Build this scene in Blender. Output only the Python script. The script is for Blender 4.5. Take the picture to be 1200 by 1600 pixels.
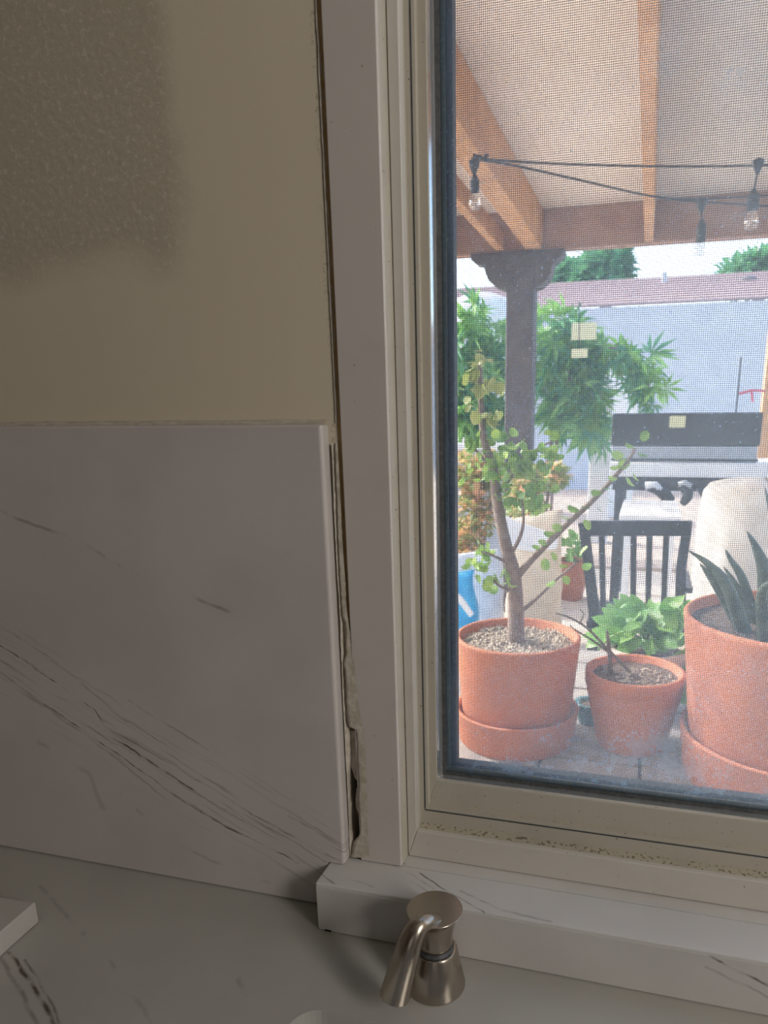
import bpy, bmesh, math, random
from mathutils import Vector, Matrix, geometry, noise
random.seed(7)
PI = math.pi
C = bpy.context.scene.collection
for o in list(bpy.data.objects): bpy.data.objects.remove(o)

# ------------------------------------------------------------------ camera
YAW, PITCH, ROLL, FPX = math.radians(15.3845), math.radians(15.1864), math.radians(-.4786), 1107.6
PCX, PCY = 702.0, 949.5               # principal point: the photograph is a crop
CAM = Vector((0, -0.53, 1.347))
def axes():
    cy, sy, cp, sp = math.cos(YAW), math.sin(YAW), math.cos(PITCH), math.sin(PITCH)
    F = Vector((-sy*cp, cy*cp, -sp)); R = Vector((cy, sy, 0)); U = R.cross(F)
    return math.cos(ROLL)*R+math.sin(ROLL)*U, -math.sin(ROLL)*R+math.cos(ROLL)*U, F
AR, AU, AF = axes()
def ray(px, py): return (px-PCX)/FPX*AR-(py-PCY)/FPX*AU+AF
def P(px, py, Y):                      # point of the photo on the upright plane at depth Y
    r = ray(px, py); return CAM+r*((Y-CAM.y)/r.y)
def PZ(px, py, z):                     # point of the photo on the level plane at height z
    r = ray(px, py); return CAM+r*((z-CAM.z)/r.z)
def zc(p): return (Vector(p)-CAM).dot(AF)
def mpp(p): return zc(p)/FPX           # metres per photo pixel there
cd = bpy.data.cameras.new('camera'); cam = bpy.data.objects.new('camera', cd); C.objects.link(cam)
cam.matrix_world = Matrix(((AR.x, AU.x, -AF.x, CAM.x), (AR.y, AU.y, -AF.y, CAM.y), (AR.z, AU.z, -AF.z, CAM.z), (0, 0, 0, 1)))
cd.sensor_fit = 'HORIZONTAL'; cd.sensor_width = 27; cd.lens = 27*FPX/1200; cd.shift_x = (600-PCX)/1200; cd.shift_y = (PCY-800)/1200; cd.clip_start = .01; cd.clip_end = 200
cd.dof.use_dof = True; cd.dof.focus_distance = .64; cd.dof.aperture_fstop = 13
bpy.context.scene.camera = cam

# ------------------------------------------------------------------ world, sun, lamps, exposure
sc = bpy.context.scene
sc.view_settings.view_transform = 'Standard'; sc.view_settings.look = 'None'
sc.view_settings.gamma = 1; sc.view_settings.use_curve_mapping = False
sc.view_settings.exposure = 1.15
SUN = Vector((-.82, .27, .66)).normalized()
w = bpy.data.worlds.new('world'); sc.world = w; w.use_nodes = True
wn = w.node_tree; bg = wn.nodes['Background']; sky = wn.nodes.new('ShaderNodeTexSky')
sky.sky_type = 'NISHITA'; sky.sun_disc = False; sky.sun_elevation = math.asin(SUN.z); sky.sun_rotation = math.atan2(SUN.x, SUN.y)
sky.dust_density = 3; sky.air_density = 1
wn.links.new(sky.outputs[0], bg.inputs[0]); bg.inputs[1].default_value = 0.50
sl = bpy.data.lights.new('sun', 'SUN'); so = bpy.data.objects.new('sun', sl); C.objects.link(so)
sl.energy = 3.3; sl.angle = math.radians(1.0); sl.color = (1, .95, .86)
so.rotation_euler = SUN.to_track_quat('Z', 'Y').to_euler(); so.location = (-8, 3, 8)
def area(name, loc, to, sx, sy, e, col):
    l = bpy.data.lights.new(name, 'AREA'); l.shape = 'RECTANGLE'; l.size = sx; l.size_y = sy; l.energy = e; l.color = col
    o = bpy.data.objects.new(name, l); C.objects.link(o); o.location = loc
    o.rotation_euler = (Vector(loc)-Vector(to)).to_track_quat('Z', 'Y').to_euler(); return o
# added fill lights at right and rear; the walls there have no openings
area('right_fill', (1.30, -.90, 1.75), (.2, -.05, 1.30), .45, .7, 7.6, (1, .94, .88))
area('rear_fill', (.5, -2.75, 1.5), (0, 0, 1.5), 1.0, 1.0, .45, (1, .94, .88))

# ------------------------------------------------------------------ helpers
BASE = {}
class MB:
    def __init__(s): s.v = []; s.f = []
    def add(s, vs, fs):
        n = len(s.v); s.v += [tuple(v) for v in vs]; s.f += [tuple(i+n for i in f) for f in fs]; return s
    def box(s, x0, x1, y0, y1, z0, z1):
        return s.add([(x0,y0,z0),(x1,y0,z0),(x1,y1,z0),(x0,y1,z0),(x0,y0,z1),(x1,y0,z1),(x1,y1,z1),(x0,y1,z1)],
                     [(0,3,2,1),(4,5,6,7),(0,1,5,4),(1,2,6,5),(2,3,7,6),(3,0,4,7)])
    def bar(s, a, b, w, h, up=(0,0,1)):     # box from a to b, w across, h high
        a = Vector(a); b = Vector(b); d = (b-a).normalized(); u = Vector(up)
        x = d.cross(u).normalized(); u = x.cross(d).normalized()
        vs = [p+x*sx*w/2+u*sy*h/2 for p in (a, b) for sx, sy in ((-1,-1),(1,-1),(1,1),(-1,1))]
        return s.add(vs, [(0,1,2,3),(7,6,5,4),(0,4,5,1),(1,5,6,2),(2,6,7,3),(3,7,4,0)])
    def tube(s, pts, rad, n=8, cap=True):
        pts = [Vector(p) for p in pts]; k = len(pts)
        if not isinstance(rad, (list, tuple)): rad = [rad]*k
        t = (pts[1]-pts[0]).normalized(); x = t.orthogonal().normalized(); vs = []
        for i, p in enumerate(pts):
            a = pts[max(i-1, 0)]; b = pts[min(i+1, k-1)]; t = (b-a).normalized()
            x = (x-t*x.dot(t)).normalized(); y = t.cross(x)
            vs += [p+(x*math.cos(2*PI*j/n)+y*math.sin(2*PI*j/n))*rad[i] for j in range(n)]
        fs = [(i*n+j, i*n+(j+1) % n, (i+1)*n+(j+1) % n, (i+1)*n+j) for i in range(k-1) for j in range(n)]
        if cap: fs += [tuple(reversed(range(n))), tuple(range((k-1)*n, k*n))]
        return s.add(vs, fs)
    def lathe(s, c, prof, n=40, tilt=None):
        c = Vector(c); vs = []
        for r, z in prof:
            for j in range(n):
                v = Vector((r*math.cos(2*PI*j/n), r*math.sin(2*PI*j/n), z))
                if tilt: v = tilt @ v
                vs.append(c+v)
        k = len(prof)
        fs = [(i*n+j, i*n+(j+1) % n, (i+1)*n+(j+1) % n, (i+1)*n+j) for i in range(k-1) for j in range(n)]
        if prof[0][0] > 1e-6: fs.append(tuple(reversed(range(n))))
        if prof[-1][0] > 1e-6: fs.append(tuple(range((k-1)*n, k*n)))
        return s.add(vs, fs)
    def prism(s, poly, y0, y1):             # poly in X-Z, extruded in Y
        n = len(poly); vs = [(x, y0, z) for x, z in poly]+[(x, y1, z) for x, z in poly]
        fs = [(i, (i+1) % n, n+(i+1) % n, n+i) for i in range(n)]
        tr = geometry.tessellate_polygon([[Vector((x, z, 0)) for x, z in poly]])
        for t in tr: fs.append(tuple(t)); fs.append(tuple(n+i for i in reversed(t)))
        return s.add(vs, fs)
    def build(s, name, mat, parent=None, smooth=False, bevel=0, seg=2, sub=0, solid=0, kind=None, cast=None):
        base = Vector((0, 0, 0))
        if parent is not None: base = BASE.get(parent.name, base)
        me = bpy.data.meshes.new(name); me.from_pydata([tuple(Vector(v)-base) for v in s.v], [], s.f); me.validate()
        b = bmesh.new(); b.from_mesh(me); bmesh.ops.remove_doubles(b, verts=b.verts, dist=1e-7)
        bmesh.ops.recalc_face_normals(b, faces=b.faces); b.to_mesh(me); b.free()
        me.materials.append(mat)
        if smooth: me.polygons.foreach_set('use_smooth', [True]*len(me.polygons))
        o = bpy.data.objects.new(name, me); C.objects.link(o)
        if parent is not None: o.parent = parent; BASE[o.name] = base
        if bevel:
            m = o.modifiers.new('bevel', 'BEVEL'); m.width = bevel; m.segments = seg; m.limit_method = 'ANGLE'; m.angle_limit = math.radians(35)
            me.polygons.foreach_set('use_smooth', [True]*len(me.polygons)); m.harden_normals = True
        if solid: m = o.modifiers.new('solid', 'SOLIDIFY'); m.thickness = solid; m.offset = 0
        if sub: m = o.modifiers.new('sub', 'SUBSURF'); m.levels = sub; m.render_levels = sub
        if kind: o['kind'] = kind
        return o
def tag(o, label=None, cat=None, group=None, kind=None):
    for k, v in (('label', label), ('category', cat), ('group', group), ('kind', kind)):
        if v: o[k] = v
    return o
def thing(name, loc, label, cat, group=None, kind=None):
    o = bpy.data.objects.new(name, None); C.objects.link(o); o.location = loc; o.empty_display_size = .02
    BASE[o.name] = Vector(loc); return tag(o, label, cat, group, kind)
def inst(o, mw, parent):                     # another copy of a small shared piece, placed by a world matrix
    c = o.copy(); C.objects.link(c); c.parent = parent
    c.matrix_local = Matrix.Translation(-BASE.get(parent.name, Vector())) @ mw; return c

# ---- materials
class NT:
    def __init__(s, name):
        s.m = bpy.data.materials.new(name); s.m.use_nodes = True; s.t = s.m.node_tree; s.b = s.t.nodes['Principled BSDF']
        s.out = s.t.nodes['Material Output']
    def link(s, a, b): s.t.links.new(a, b)
    def setin(s, node, i, v):
        if v is None: return
        if isinstance(v, bpy.types.NodeSocket): s.link(v, node.inputs[i])
        else: node.inputs[i].default_value = v
    def math(s, op, a, b=None, c=None, clamp=False):
        n = s.t.nodes.new('ShaderNodeMath'); n.operation = op; n.use_clamp = clamp
        for i, v in enumerate((a, b, c)): s.setin(n, i, v)
        return n.outputs[0]
    def vmath(s, op, a, b=None, scale=None):
        n = s.t.nodes.new('ShaderNodeVectorMath'); n.operation = op
        s.setin(n, 0, a); s.setin(n, 1, b)
        if scale is not None: s.setin(n, 3, scale)
        return n.outputs['Value'] if op in ('DOT_PRODUCT', 'LENGTH', 'DISTANCE') else n.outputs[0]
    def pos(s):
        if not hasattr(s, '_p'): s._p = s.t.nodes.new('ShaderNodeNewGeometry').outputs['Position']
        return s._p
    def sep(s, v):
        n = s.t.nodes.new('ShaderNodeSeparateXYZ'); s.link(v, n.inputs[0]); return n.outputs
    def noise(s, scale, detail=3, rough=.5, vec=None, out=0):
        n = s.t.nodes.new('ShaderNodeTexNoise'); n.inputs['Scale'].default_value = scale; n.inputs['Detail'].default_value = detail
        n.inputs['Roughness'].default_value = rough; s.link(vec if vec is not None else s.pos(), n.inputs['Vector']); return n.outputs[out]
    def mapr(s, v, a, b, c=0, d=1, smooth=True):
        n = s.t.nodes.new('ShaderNodeMapRange'); n.interpolation_type = 'SMOOTHSTEP' if smooth else 'LINEAR'
        s.setin(n, 0, v)
        for i, q in enumerate((a, b, c, d)): n.inputs[i+1].default_value = q
        return n.outputs[0]
    def mix(s, f, a, b):
        n = s.t.nodes.new('ShaderNodeMix'); n.data_type = 'RGBA'
        s.setin(n, 0, f)
        for i, v in ((6, a), (7, b)):
            if isinstance(v, tuple): v = (*v[:3], 1)
            s.setin(n, i, v)
        return n.outputs[2]
    def bump(s, h, dist=.001, strength=.5):
        n = s.t.nodes.new('ShaderNodeBump'); n.inputs['Strength'].default_value = strength; n.inputs['Distance'].default_value = dist
        s.link(h, n.inputs['Height']); s.link(n.outputs[0], s.b.inputs['Normal'])
    def done(s, col, rough=.5, metal=0, spec=None):
        s.setin(s.b, 'Base Color', (*col[:3], 1) if isinstance(col, tuple) else col)
        s.setin(s.b, 'Roughness', rough); s.setin(s.b, 'Metallic', metal)
        if spec is not None: s.setin(s.b, 'Specular IOR Level', spec)
        return s.m
def simple(name, c1, c2=None, scale=30, rough=.5, metal=0, bump=0, bscale=None, detail=3, spec=None):
    n = NT(name); c2 = c2 or tuple(q*.8 for q in c1)
    f = n.mapr(n.noise(scale, detail), .3, .7)
    if bump: n.bump(n.noise(bscale or scale*3, 4), bump, .6)
    return n.done(n.mix(f, c1, c2), rough, metal, spec)

def segs(n, p, plane, pts, wid, amp=.0):
    """darkness of a vein along a polyline of photo points lying on a plane"""
    best = None
    for a, b in zip(pts[:-1], pts[1:]):
        A = plane(*a); D = plane(*b)-A; L2 = D.length_squared
        rel = n.vmath('SUBTRACT', p, tuple(A))
        t = n.math('MULTIPLY', n.vmath('DOT_PRODUCT', rel, tuple(D)), 1/L2, clamp=True)
        d = n.vmath('LENGTH', n.vmath('SUBTRACT', rel, n.vmath('SCALE', tuple(D), scale=t)))
        best = d if best is None else n.math('MINIMUM', best, d)
    return best
def quartz(name, plane, veins, streak=None, base=(.60, .565, .545), dark=(.06, .028, .012), rough=.22):
    n = NT(name)
    nv = n.vmath('SUBTRACT', n.noise(28, 3, .6, out=1), (.5, .5, .5))
    p = n.vmath('ADD', n.pos(), n.vmath('SCALE', nv, scale=.008))
    tot = None
    brk = n.mapr(n.noise(60, 2), .30, .60); brk2 = n.mapr(n.noise(34, 2), .45, .60)
    for pts, wid, st in veins:
        d = segs(n, p, plane, pts, wid)
        v = n.math('MULTIPLY', n.mapr(d, wid, 0, 0, 1), st)
        v = n.math('MULTIPLY', v, brk2 if wid > .0028 else n.math('ADD', n.math('MULTIPLY', brk, .75), .25))
        tot = v if tot is None else n.math('MAXIMUM', tot, v)
    if streak:                          # fine parallel streaks along a band
        a, b, half, st = streak
        A = plane(*a); D = (plane(*b)-A); L = D.length; d = D/L
        nn = Vector((-d.z, 0, d.x)) if abs(d.y) < 1e-4 else Vector((-d.y, d.x, 0))
        rel = n.vmath('SUBTRACT', p, tuple(A))
        u = n.vmath('DOT_PRODUCT', rel, tuple(d)); v = n.vmath('DOT_PRODUCT', rel, tuple(nn))
        cm = n.t.nodes.new('ShaderNodeCombineXYZ'); n.link(n.math('MULTIPLY', u, 9.0), cm.inputs[0]); n.link(n.math('MULTIPLY', v, 190.0), cm.inputs[1])
        s1 = n.mapr(n.noise(1.0, 4, .6, vec=cm.outputs[0]), .52, .74)
        band = n.mapr(n.math('ABSOLUTE', v), half, half*.2)
        s1 = n.math('MULTIPLY', n.math('MULTIPLY', s1, band), st)
        tot = n.math('MAXIMUM', tot, s1)
    cloud = n.mix(n.mapr(n.noise(9, 4), .35, .75), base, tuple(q*.90 for q in base))
    return n.done(n.mix(tot, cloud, dark), rough)

YS = -.015                               # backsplash face
ZCT = P(250, 1369, YS).z                 # worktop level
slabP = lambda x, y: P(x, y, YS)
M = {}
M['splash'] = quartz('quartz_splash', slabP, [
    ([(0,1009),(61,1048),(149,1111),(173,1150),(238,1192),(327,1250),(397,1290)], .0012, 1),
    ([(180,1155),(238,1192),(300,1232)], .0022, .9),
    ([(33,1074),(135,1144),(226,1208),(303,1262),(364,1295),(401,1316),(467,1350)], .0012, .85),
    ([(255,1230),(303,1262),(380,1303)], .0020, .8),
    ([(300,1215),(373,1257),(443,1299),(532,1346)], .0014, .6),
    ([(448,1276),(527,1313)], .0015, .4), ([(160,1125),(330,1232),(470,1315)], .0025, .28),
    ([(0,799),(28,810),(89,831),(145,857),(200,892),(280,922),(322,943),(378,964),(499,1013)], .0030, .42),
    ([(200,1093),(243,1121),(327,1170)], .0016, .45), ([(10,985),(70,1020),(200,1130)], .0016, .4),
    ([(0,1050),(60,1095),(150,1160),(260,1250)], .0022, .35),
    ([(60,1160),(140,1210),(160,1265)], .005, .2), ([(190,1240),(225,1275)], .003, .25), ([(240,1300),(330,1345),(440,1385)], .003, .25)],
    ((0, 1030), (520, 1350), .055, .55))
topP = lambda x, y: PZ(x, y, ZCT)
M['counter'] = quartz('quartz_counter', topP, [
    ([(15,1487),(45,1530),(68,1568),(92,1610)], .0026, .95), ([(2,1498),(40,1560),(62,1610)], .0028, .45),
    ([(40,1500),(75,1560),(100,1610)], .0018, .6),
    ([(60,1385),(85,1408),(130,1460)], .003, .25), ([(165,1490),(190,1525),(235,1600)], .003, .22), ([(370,1530),(388,1560)], .0035, .3)],
    base=(.44, .43, .39), rough=.36)
# sill top level from its front edge
YSF = PZ(850, 1520, ZCT).y
ZS = P(493, 1380, YSF).z
sillP = lambda x, y: PZ(x, y, ZS)
M['sill'] = quartz('quartz_sill', sillP, [
    ([(585,1332),(608,1348),(645,1366),(678,1388),(705,1405)], .0013, .85),
    ([(605,1334),(645,1355),(682,1379),(700,1392),(765,1430)], .0013, .95),
    ([(643,1377),(675,1398)], .0014, .6), ([(500,1362),(524,1383)], .0016, .6), ([(540,1370),(580,1386)], .002, .25),
    ([(720,1393),(780,1420),(860,1440)], .002, .35)], base=(.64, .63, .61), rough=.25)
n = NT('dummy')
M['sill_front'] = quartz('quartz_sill_front', lambda x, y: P(x, y, YSF), [([(1085,1482),(1130,1505),(1210,1545)], .002, .8), ([(1100,1510),(1205,1560)], .002, .3)], base=(.62,.60,.58), rough=.25)
bpy.data.materials.remove(n.m)

# painted wall: warm beige with a rougher, darker speckled patch and scuffed paint beside the joint
n = NT('wall_paint'); pp = n.sep(n.pos())
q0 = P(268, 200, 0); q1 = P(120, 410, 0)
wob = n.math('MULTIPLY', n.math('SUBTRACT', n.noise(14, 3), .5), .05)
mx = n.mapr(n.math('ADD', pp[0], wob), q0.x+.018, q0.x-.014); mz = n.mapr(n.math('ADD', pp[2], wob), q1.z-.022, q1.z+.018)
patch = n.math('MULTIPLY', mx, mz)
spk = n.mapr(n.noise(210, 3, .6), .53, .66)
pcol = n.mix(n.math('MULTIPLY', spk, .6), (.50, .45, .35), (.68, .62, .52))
base = n.mix(n.mapr(n.noise(3, 2), .3, .7), (.69, .62, .48), (.66, .59, .46))
xe = P(497, 100, 0).x
scuff = n.math('MULTIPLY', n.mapr(pp[0], xe-.0055, xe-.003), n.mapr(n.noise(260, 4, .7), .52, .60))
scuff = n.math('MULTIPLY', scuff, n.mapr(n.noise(16, 1), .42, .58))
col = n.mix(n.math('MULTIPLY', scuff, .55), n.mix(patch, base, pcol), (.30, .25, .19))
n.bump(n.math('ADD', n.math('MULTIPLY', n.noise(220, 3), .3), n.math('MULTIPLY', n.math('MULTIPLY', patch, n.noise(150, 3)), 1.5)), .0006, .6)
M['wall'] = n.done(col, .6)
M['room'] = simple('room_paint', (.34, .30, .25), (.32, .28, .23), 2, .8)
M['ceiling'] = simple('ceiling_paint', (.50, .48, .44), None, 2, .9)
M['floor'] = simple('floor_wood', (.22, .14, .08), (.16, .10, .06), 6, .5)
def dirty(name, c, dirt, amount=.5, rough=.4, fine=420, lo=.66, hi=.72):
    n = NT(name)
    sp = n.mapr(n.noise(fine, 2, .5), lo, hi); bl = n.mapr(n.noise(22, 4, .6), .5, .8)
    c2 = n.mix(n.math('MULTIPLY', bl, amount), c, tuple(q*.80 for q in c))
    return n.done(n.mix(n.math('MULTIPLY', sp, .8), c2, dirt), rough)
M['casing'] = dirty('casing_paint', (.60, .56, .52), (.3, .25, .2), .25, .35, 200, .74, .78)
M['vinyl'] = dirty('window_vinyl', (.60, .57, .52), (.2, .15, .1), .35, .35, 300, .72, .76)
M['vinyl_olive'] = dirty('window_vinyl_yellowed', (.50, .465, .39), (.14, .10, .06), .5, .4, 330, .68, .72)
M['vinyl_grime'] = dirty('window_vinyl_grimy', (.48, .44, .35), (.12, .09, .05), .9, .6, 300, .55, .64)
M['glossvinyl'] = simple('bright_glazing_strip', (.85, .85, .84), (.80, .80, .78), 20, .10, .85)
M['gasket'] = simple('gasket_rubber', (.045, .05, .055), (.08, .085, .09), 300, .5)
M['spacer'] = dirty('glazing_spacer', (.26, .29, .28), (.42, .46, .48), .6, .4, 500, .55, .75)
M['caulk'] = simple('old_caulk', (.60, .55, .47), (.47, .42, .34), 130, .7, bump=.0015, bscale=220)
M['rawwood'] = simple('raw_wood', (.50, .31, .13), (.60, .42, .22), 60, .8)
M['plasterboard'] = simple('torn_plasterboard', (.62, .55, .48), (.42, .36, .30), 120, .9, bump=.002, bscale=200)
M['void'] = simple('cavity_shade_black', (.006, .004, .003), None, 30, 1)
n = NT('brushed_nickel')
sp = n.sep(n.pos())
n.bump(n.noise(900, 2), .00008, .3)
M['nickel'] = n.done((.47, .42, .355), .25, 1.0)
M['steel'] = simple('sink_steel', (.50, .49, .46), (.45, .44, .42), 40, .3, .3)
# glass with a dusty film
n = NT('dusty_glass'); n.t.nodes.remove(n.b)
tr = n.t.nodes.new('ShaderNodeBsdfTransparent'); gl = n.t.nodes.new('ShaderNodeBsdfGlossy'); gl.inputs['Roughness'].default_value = .02
fr = n.t.nodes.new('ShaderNodeFresnel'); fr.inputs[0].default_value = 1.45
m1 = n.t.nodes.new('ShaderNodeMixShader'); n.link(n.math('MULTIPLY', fr.outputs[0], 1.0), m1.inputs[0]); n.link(tr.outputs[0], m1.inputs[1]); n.link(gl.outputs[0], m1.inputs[2])
tl = n.t.nodes.new('ShaderNodeBsdfTranslucent'); tl.inputs[0].default_value = (.60, .80, 1, 1)
dust = n.math('ADD', n.math('MULTIPLY', n.mapr(n.noise(13, 5, .65), .35, .8), .12), .19)
zz = n.sep(n.pos())[2]
sm = n.math('MULTIPLY', n.mapr(zz, P(900, 1000, .05).z, P(900, 1200, .05).z), n.mapr(n.noise(60, 6, .75), .30, .80))
fl = n.mapr(n.noise(480, 2, .5), .66, .74)
dust = n.math('ADD', dust, n.math('MULTIPLY', sm, .13)); dust = n.math('ADD', dust, n.math('MULTIPLY', fl, .14), clamp=True)
m2 = n.t.nodes.new('ShaderNodeMixShader'); n.link(dust, m2.inputs[0]); n.link(m1.outputs[0], m2.inputs[1]); n.link(tl.outputs[0], m2.inputs[2])
n.link(m2.outputs[0], n.out.inputs[0]); M['glass'] = n.m
n = NT('bulb_glass'); n.t.nodes.remove(n.b)
tr = n.t.nodes.new('ShaderNodeBsdfTransparent'); gl = n.t.nodes.new('ShaderNodeBsdfGlossy'); gl.inputs['Roughness'].default_value = .05
m1 = n.t.nodes.new('ShaderNodeMixShader'); m1.inputs[0].default_value = .35; n.link(tr.outputs[0], m1.inputs[1]); n.link(gl.outputs[0], m1.inputs[2]); n.link(m1.outputs[0], n.out.inputs[0])
M['bulb'] = n.m
M['wire'] = simple('screen_wire', (.035, .035, .04), None, 50, .7)
M['stucco'] = simple('house_stucco', (.6, .55, .45), None, 40, .9)

# ------------------------------------------------------------------ room shell
XL, XR, YB, ZC2 = -1.6, 1.36, -2.9, 2.45
WT = .13                                     # outer wall thickness
XC0 = P(501, 20, -.004).x                    # left edge of the casing
XC1 = P(587, 5, -.004).x                     # right edge of the casing face
XG = XC0-.0040                               # painted wall stops a few mm short of the casing
WXR = .95; WZT = 2.02                        # right and top end of the window opening (outside the photo)
XO0 = XC1-.012; XO1 = WXR                    # rough opening
XSR0 = P(503.5, 690, YS).x; ZH = P(540, 1118, 0).z
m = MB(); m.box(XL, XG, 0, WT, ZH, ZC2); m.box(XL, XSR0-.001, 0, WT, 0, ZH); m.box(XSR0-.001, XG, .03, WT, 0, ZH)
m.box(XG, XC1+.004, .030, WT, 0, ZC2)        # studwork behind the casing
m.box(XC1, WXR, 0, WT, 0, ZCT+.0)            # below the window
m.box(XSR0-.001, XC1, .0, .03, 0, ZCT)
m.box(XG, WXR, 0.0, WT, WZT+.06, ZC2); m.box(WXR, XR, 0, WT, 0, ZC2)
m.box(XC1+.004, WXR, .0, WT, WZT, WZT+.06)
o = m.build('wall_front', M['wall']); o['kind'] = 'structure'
for nm, b in (('wall_left', (XL-.1, XL, YB, WT, 0, ZC2)), ('wall_back', (XL, XR, YB-.1, YB, 0, ZC2)), ('wall_right', (XR, XR+.1, YB, WT, 0, ZC2))):
    o = MB().box(*b).build(nm, M['room']); o['kind'] = 'structure'
o = MB().box(XL-.1, XR+.1, YB-.1, WT, ZC2, ZC2+.1).build('ceiling', M['ceiling']); o['kind'] = 'structure'
o = MB().box(XL-.1, XR+.1, YB-.1, WT, -.1, 0).build('floor', M['floor']); o['kind'] = 'structure'

# ------------------------------------------------------------------ worktop with the sink cut out
a = topP(458, 1600); b = topP(620, 1599)
sx0, sx1 = topP(452, 1600).x, topP(452, 1600).x+.60
sy1 = topP(530, 1584).y; sy0 = sy1-.40
def rrect(x0, x1, y0, y1, r, k=8):
    out = []
    for cx, cy, a0 in ((x1-r, y1-r, 0), (x0+r, y1-r, 90), (x0+r, y0+r, 180), (x1-r, y0+r, 270)):
        for i in range(k+1):
            t = math.radians(a0+90*i/k); out.append((cx+r*math.cos(t), cy+r*math.sin(t)))
    return out
hole = rrect(sx0, sx1, sy0, sy1, .022); outer = [(XL+.001, -.62), (XR-.001, -.62), (XR-.001, -.001), (XL+.001, -.001)]
hcx, hcy = (sx0+sx1)/2, (sy0+sy1)/2; OX0, OX1, OY0, OY1 = XL+.001, XR-.001, -.62, -.001
def onrect(p):
    dx, dy = p[0]-hcx, p[1]-hcy; t = min((OX1-hcx)/dx if dx > 0 else (OX0-hcx)/dx if dx < 0 else 1e9, (OY1-hcy)/dy if dy > 0 else (OY0-hcy)/dy if dy < 0 else 1e9)
    return (hcx+dx*t, hcy+dy*t)
def side(p): return 0 if abs(p[0]-OX1) < 1e-6 else 1 if abs(p[1]-OY1) < 1e-6 else 2 if abs(p[0]-OX0) < 1e-6 else 3
h = len(hole); m = MB(); orr = [onrect(p) for p in hole]
cor = {(0, 1): (OX1, OY1), (1, 2): (OX0, OY1), (2, 3): (OX0, OY0), (3, 0): (OX1, OY0)}
for i in range(h):
    j = (i+1) % h; poly = [hole[i], orr[i]]
    sa, sb = side(orr[i]), side(orr[j])
    while sa != sb: poly.append(cor[(sa, (sa+1) % 4)]); sa = (sa+1) % 4
    poly += [orr[j], hole[j]]; N = len(poly)
    m.add([(x, y, ZCT) for x, y in poly], [tuple(range(N))]); m.add([(x, y, ZCT-.03) for x, y in poly], [tuple(reversed(range(N)))])
    m.add([(*hole[i], ZCT), (*hole[j], ZCT), (*hole[j], ZCT-.03), (*hole[i], ZCT-.03)], [(0, 1, 2, 3)])
    for k in range(1, N-2): m.add([(*poly[k], ZCT), (*poly[k+1], ZCT), (*poly[k+1], ZCT-.03), (*poly[k], ZCT-.03)], [(0, 1, 2, 3)])
o = m.build('worktop', M['counter']); tag(o, 'white veined quartz worktop in front of the window with a sink cut out', 'worktop')
m = MB(); prev = None
rings = [(-.004, -.0302), (-.004, -.034), (.001, -.16), (.02, -.20), (.06, -.205)]
for ins, z in rings:
    m.v += [(x, y, ZCT+z) for x, y in rrect(sx0+ins, sx1-ins, sy0+ins, sy1-ins, .025)]
for i in range(len(rings)-1): m.f += [(i*h+j, i*h+(j+1) % h, (i+1)*h+(j+1) % h, (i+1)*h+j) for j in range(h)]
m.f.append(tuple(range((len(rings)-1)*h, len(rings)*h)))
o = m.build('sink', M['steel'], smooth=True, solid=.0); tag(o, 'undermount sink whose rounded rear corner shows at the bottom edge', 'sink')

# ------------------------------------------------------------------ backsplash slab
XSR = P(503.5, 690, YS).x; ZSPT = P(300, 664, YS).z
XSL = P(493, 1400, YSF).x                    # left end of the sill
m = MB().prism([(XL+.001, ZCT+.0003), (XSL-.0008, ZCT+.0003), (XSL-.0008, ZS+.0006), (XSR, ZS+.0006), (XSR, ZSPT), (XL+.001, ZSPT)], YS, -.0004)
o = m.build('backsplash', M['splash'], bevel=.0028, seg=3)
tag(o, 'large white quartz backsplash slab with diagonal grey veins on the beige wall', 'backsplash')
# thin caulk line on top of the slab and the bead where it meets the worktop
z0 = ZSPT
s = thing('caulk_line', (XL, YS, ZSPT), 'thin pale caulk bead along the top edge of the backsplash', 'caulk')
m = MB(); K = 60
for i in range(K+1):
    x = XL+.01+(XSR-XL-.012)*i/K; wv = .0016+.0006*noise.noise(Vector((x*30, 0, 0)))
    m.v += [(x, -.0095, z0), (x, -.0100+0, z0+.0004+wv*.4), (x, -.0004, z0+.0018+wv)]
for i in range(K): a = i*3; m.f += [(a, a+3, a+4, a+1), (a+1, a+4, a+5, a+2)]
m.build('bead', M['caulk'], s, smooth=True)

# ------------------------------------------------------------------ stone window sill
YSB = sillP(1100, 1409).y                    # where the vinyl frame meets it
YSB2 = max(YSB, .012)
sill = thing('window_sill', (XSL, YSF, ZCT), 'white quartz window ledge with dark veins under the window, left end squared', 'window sill')
m = MB(); m.box(XSL, WXR+.03, YSF+.0004, -.0005, ZCT+.0004, ZS); o1 = m.build('ledge_slab', M['sill'], sill, bevel=.0016)
MB().box(XC1-.001, WXR, -.0006, YSB2+.004, ZCT+.012, ZS-.0002).build('ledge_return', M['sill'], sill)
MB().box(XSL+.0015, WXR+.028, YSF-.0005, YSF+.0006, ZCT+.001, ZS-.0028).build('front_face', M['sill_front'], sill)
# bit of dark grout missing at its foot
c = PZ(517, 1449, ZCT)
MB().box(c.x-.003, c.x+.003, YSF-.0012, YSF-.0004, ZCT+.0006, ZCT+.0018).build('chip', M['void'], sill)

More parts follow.
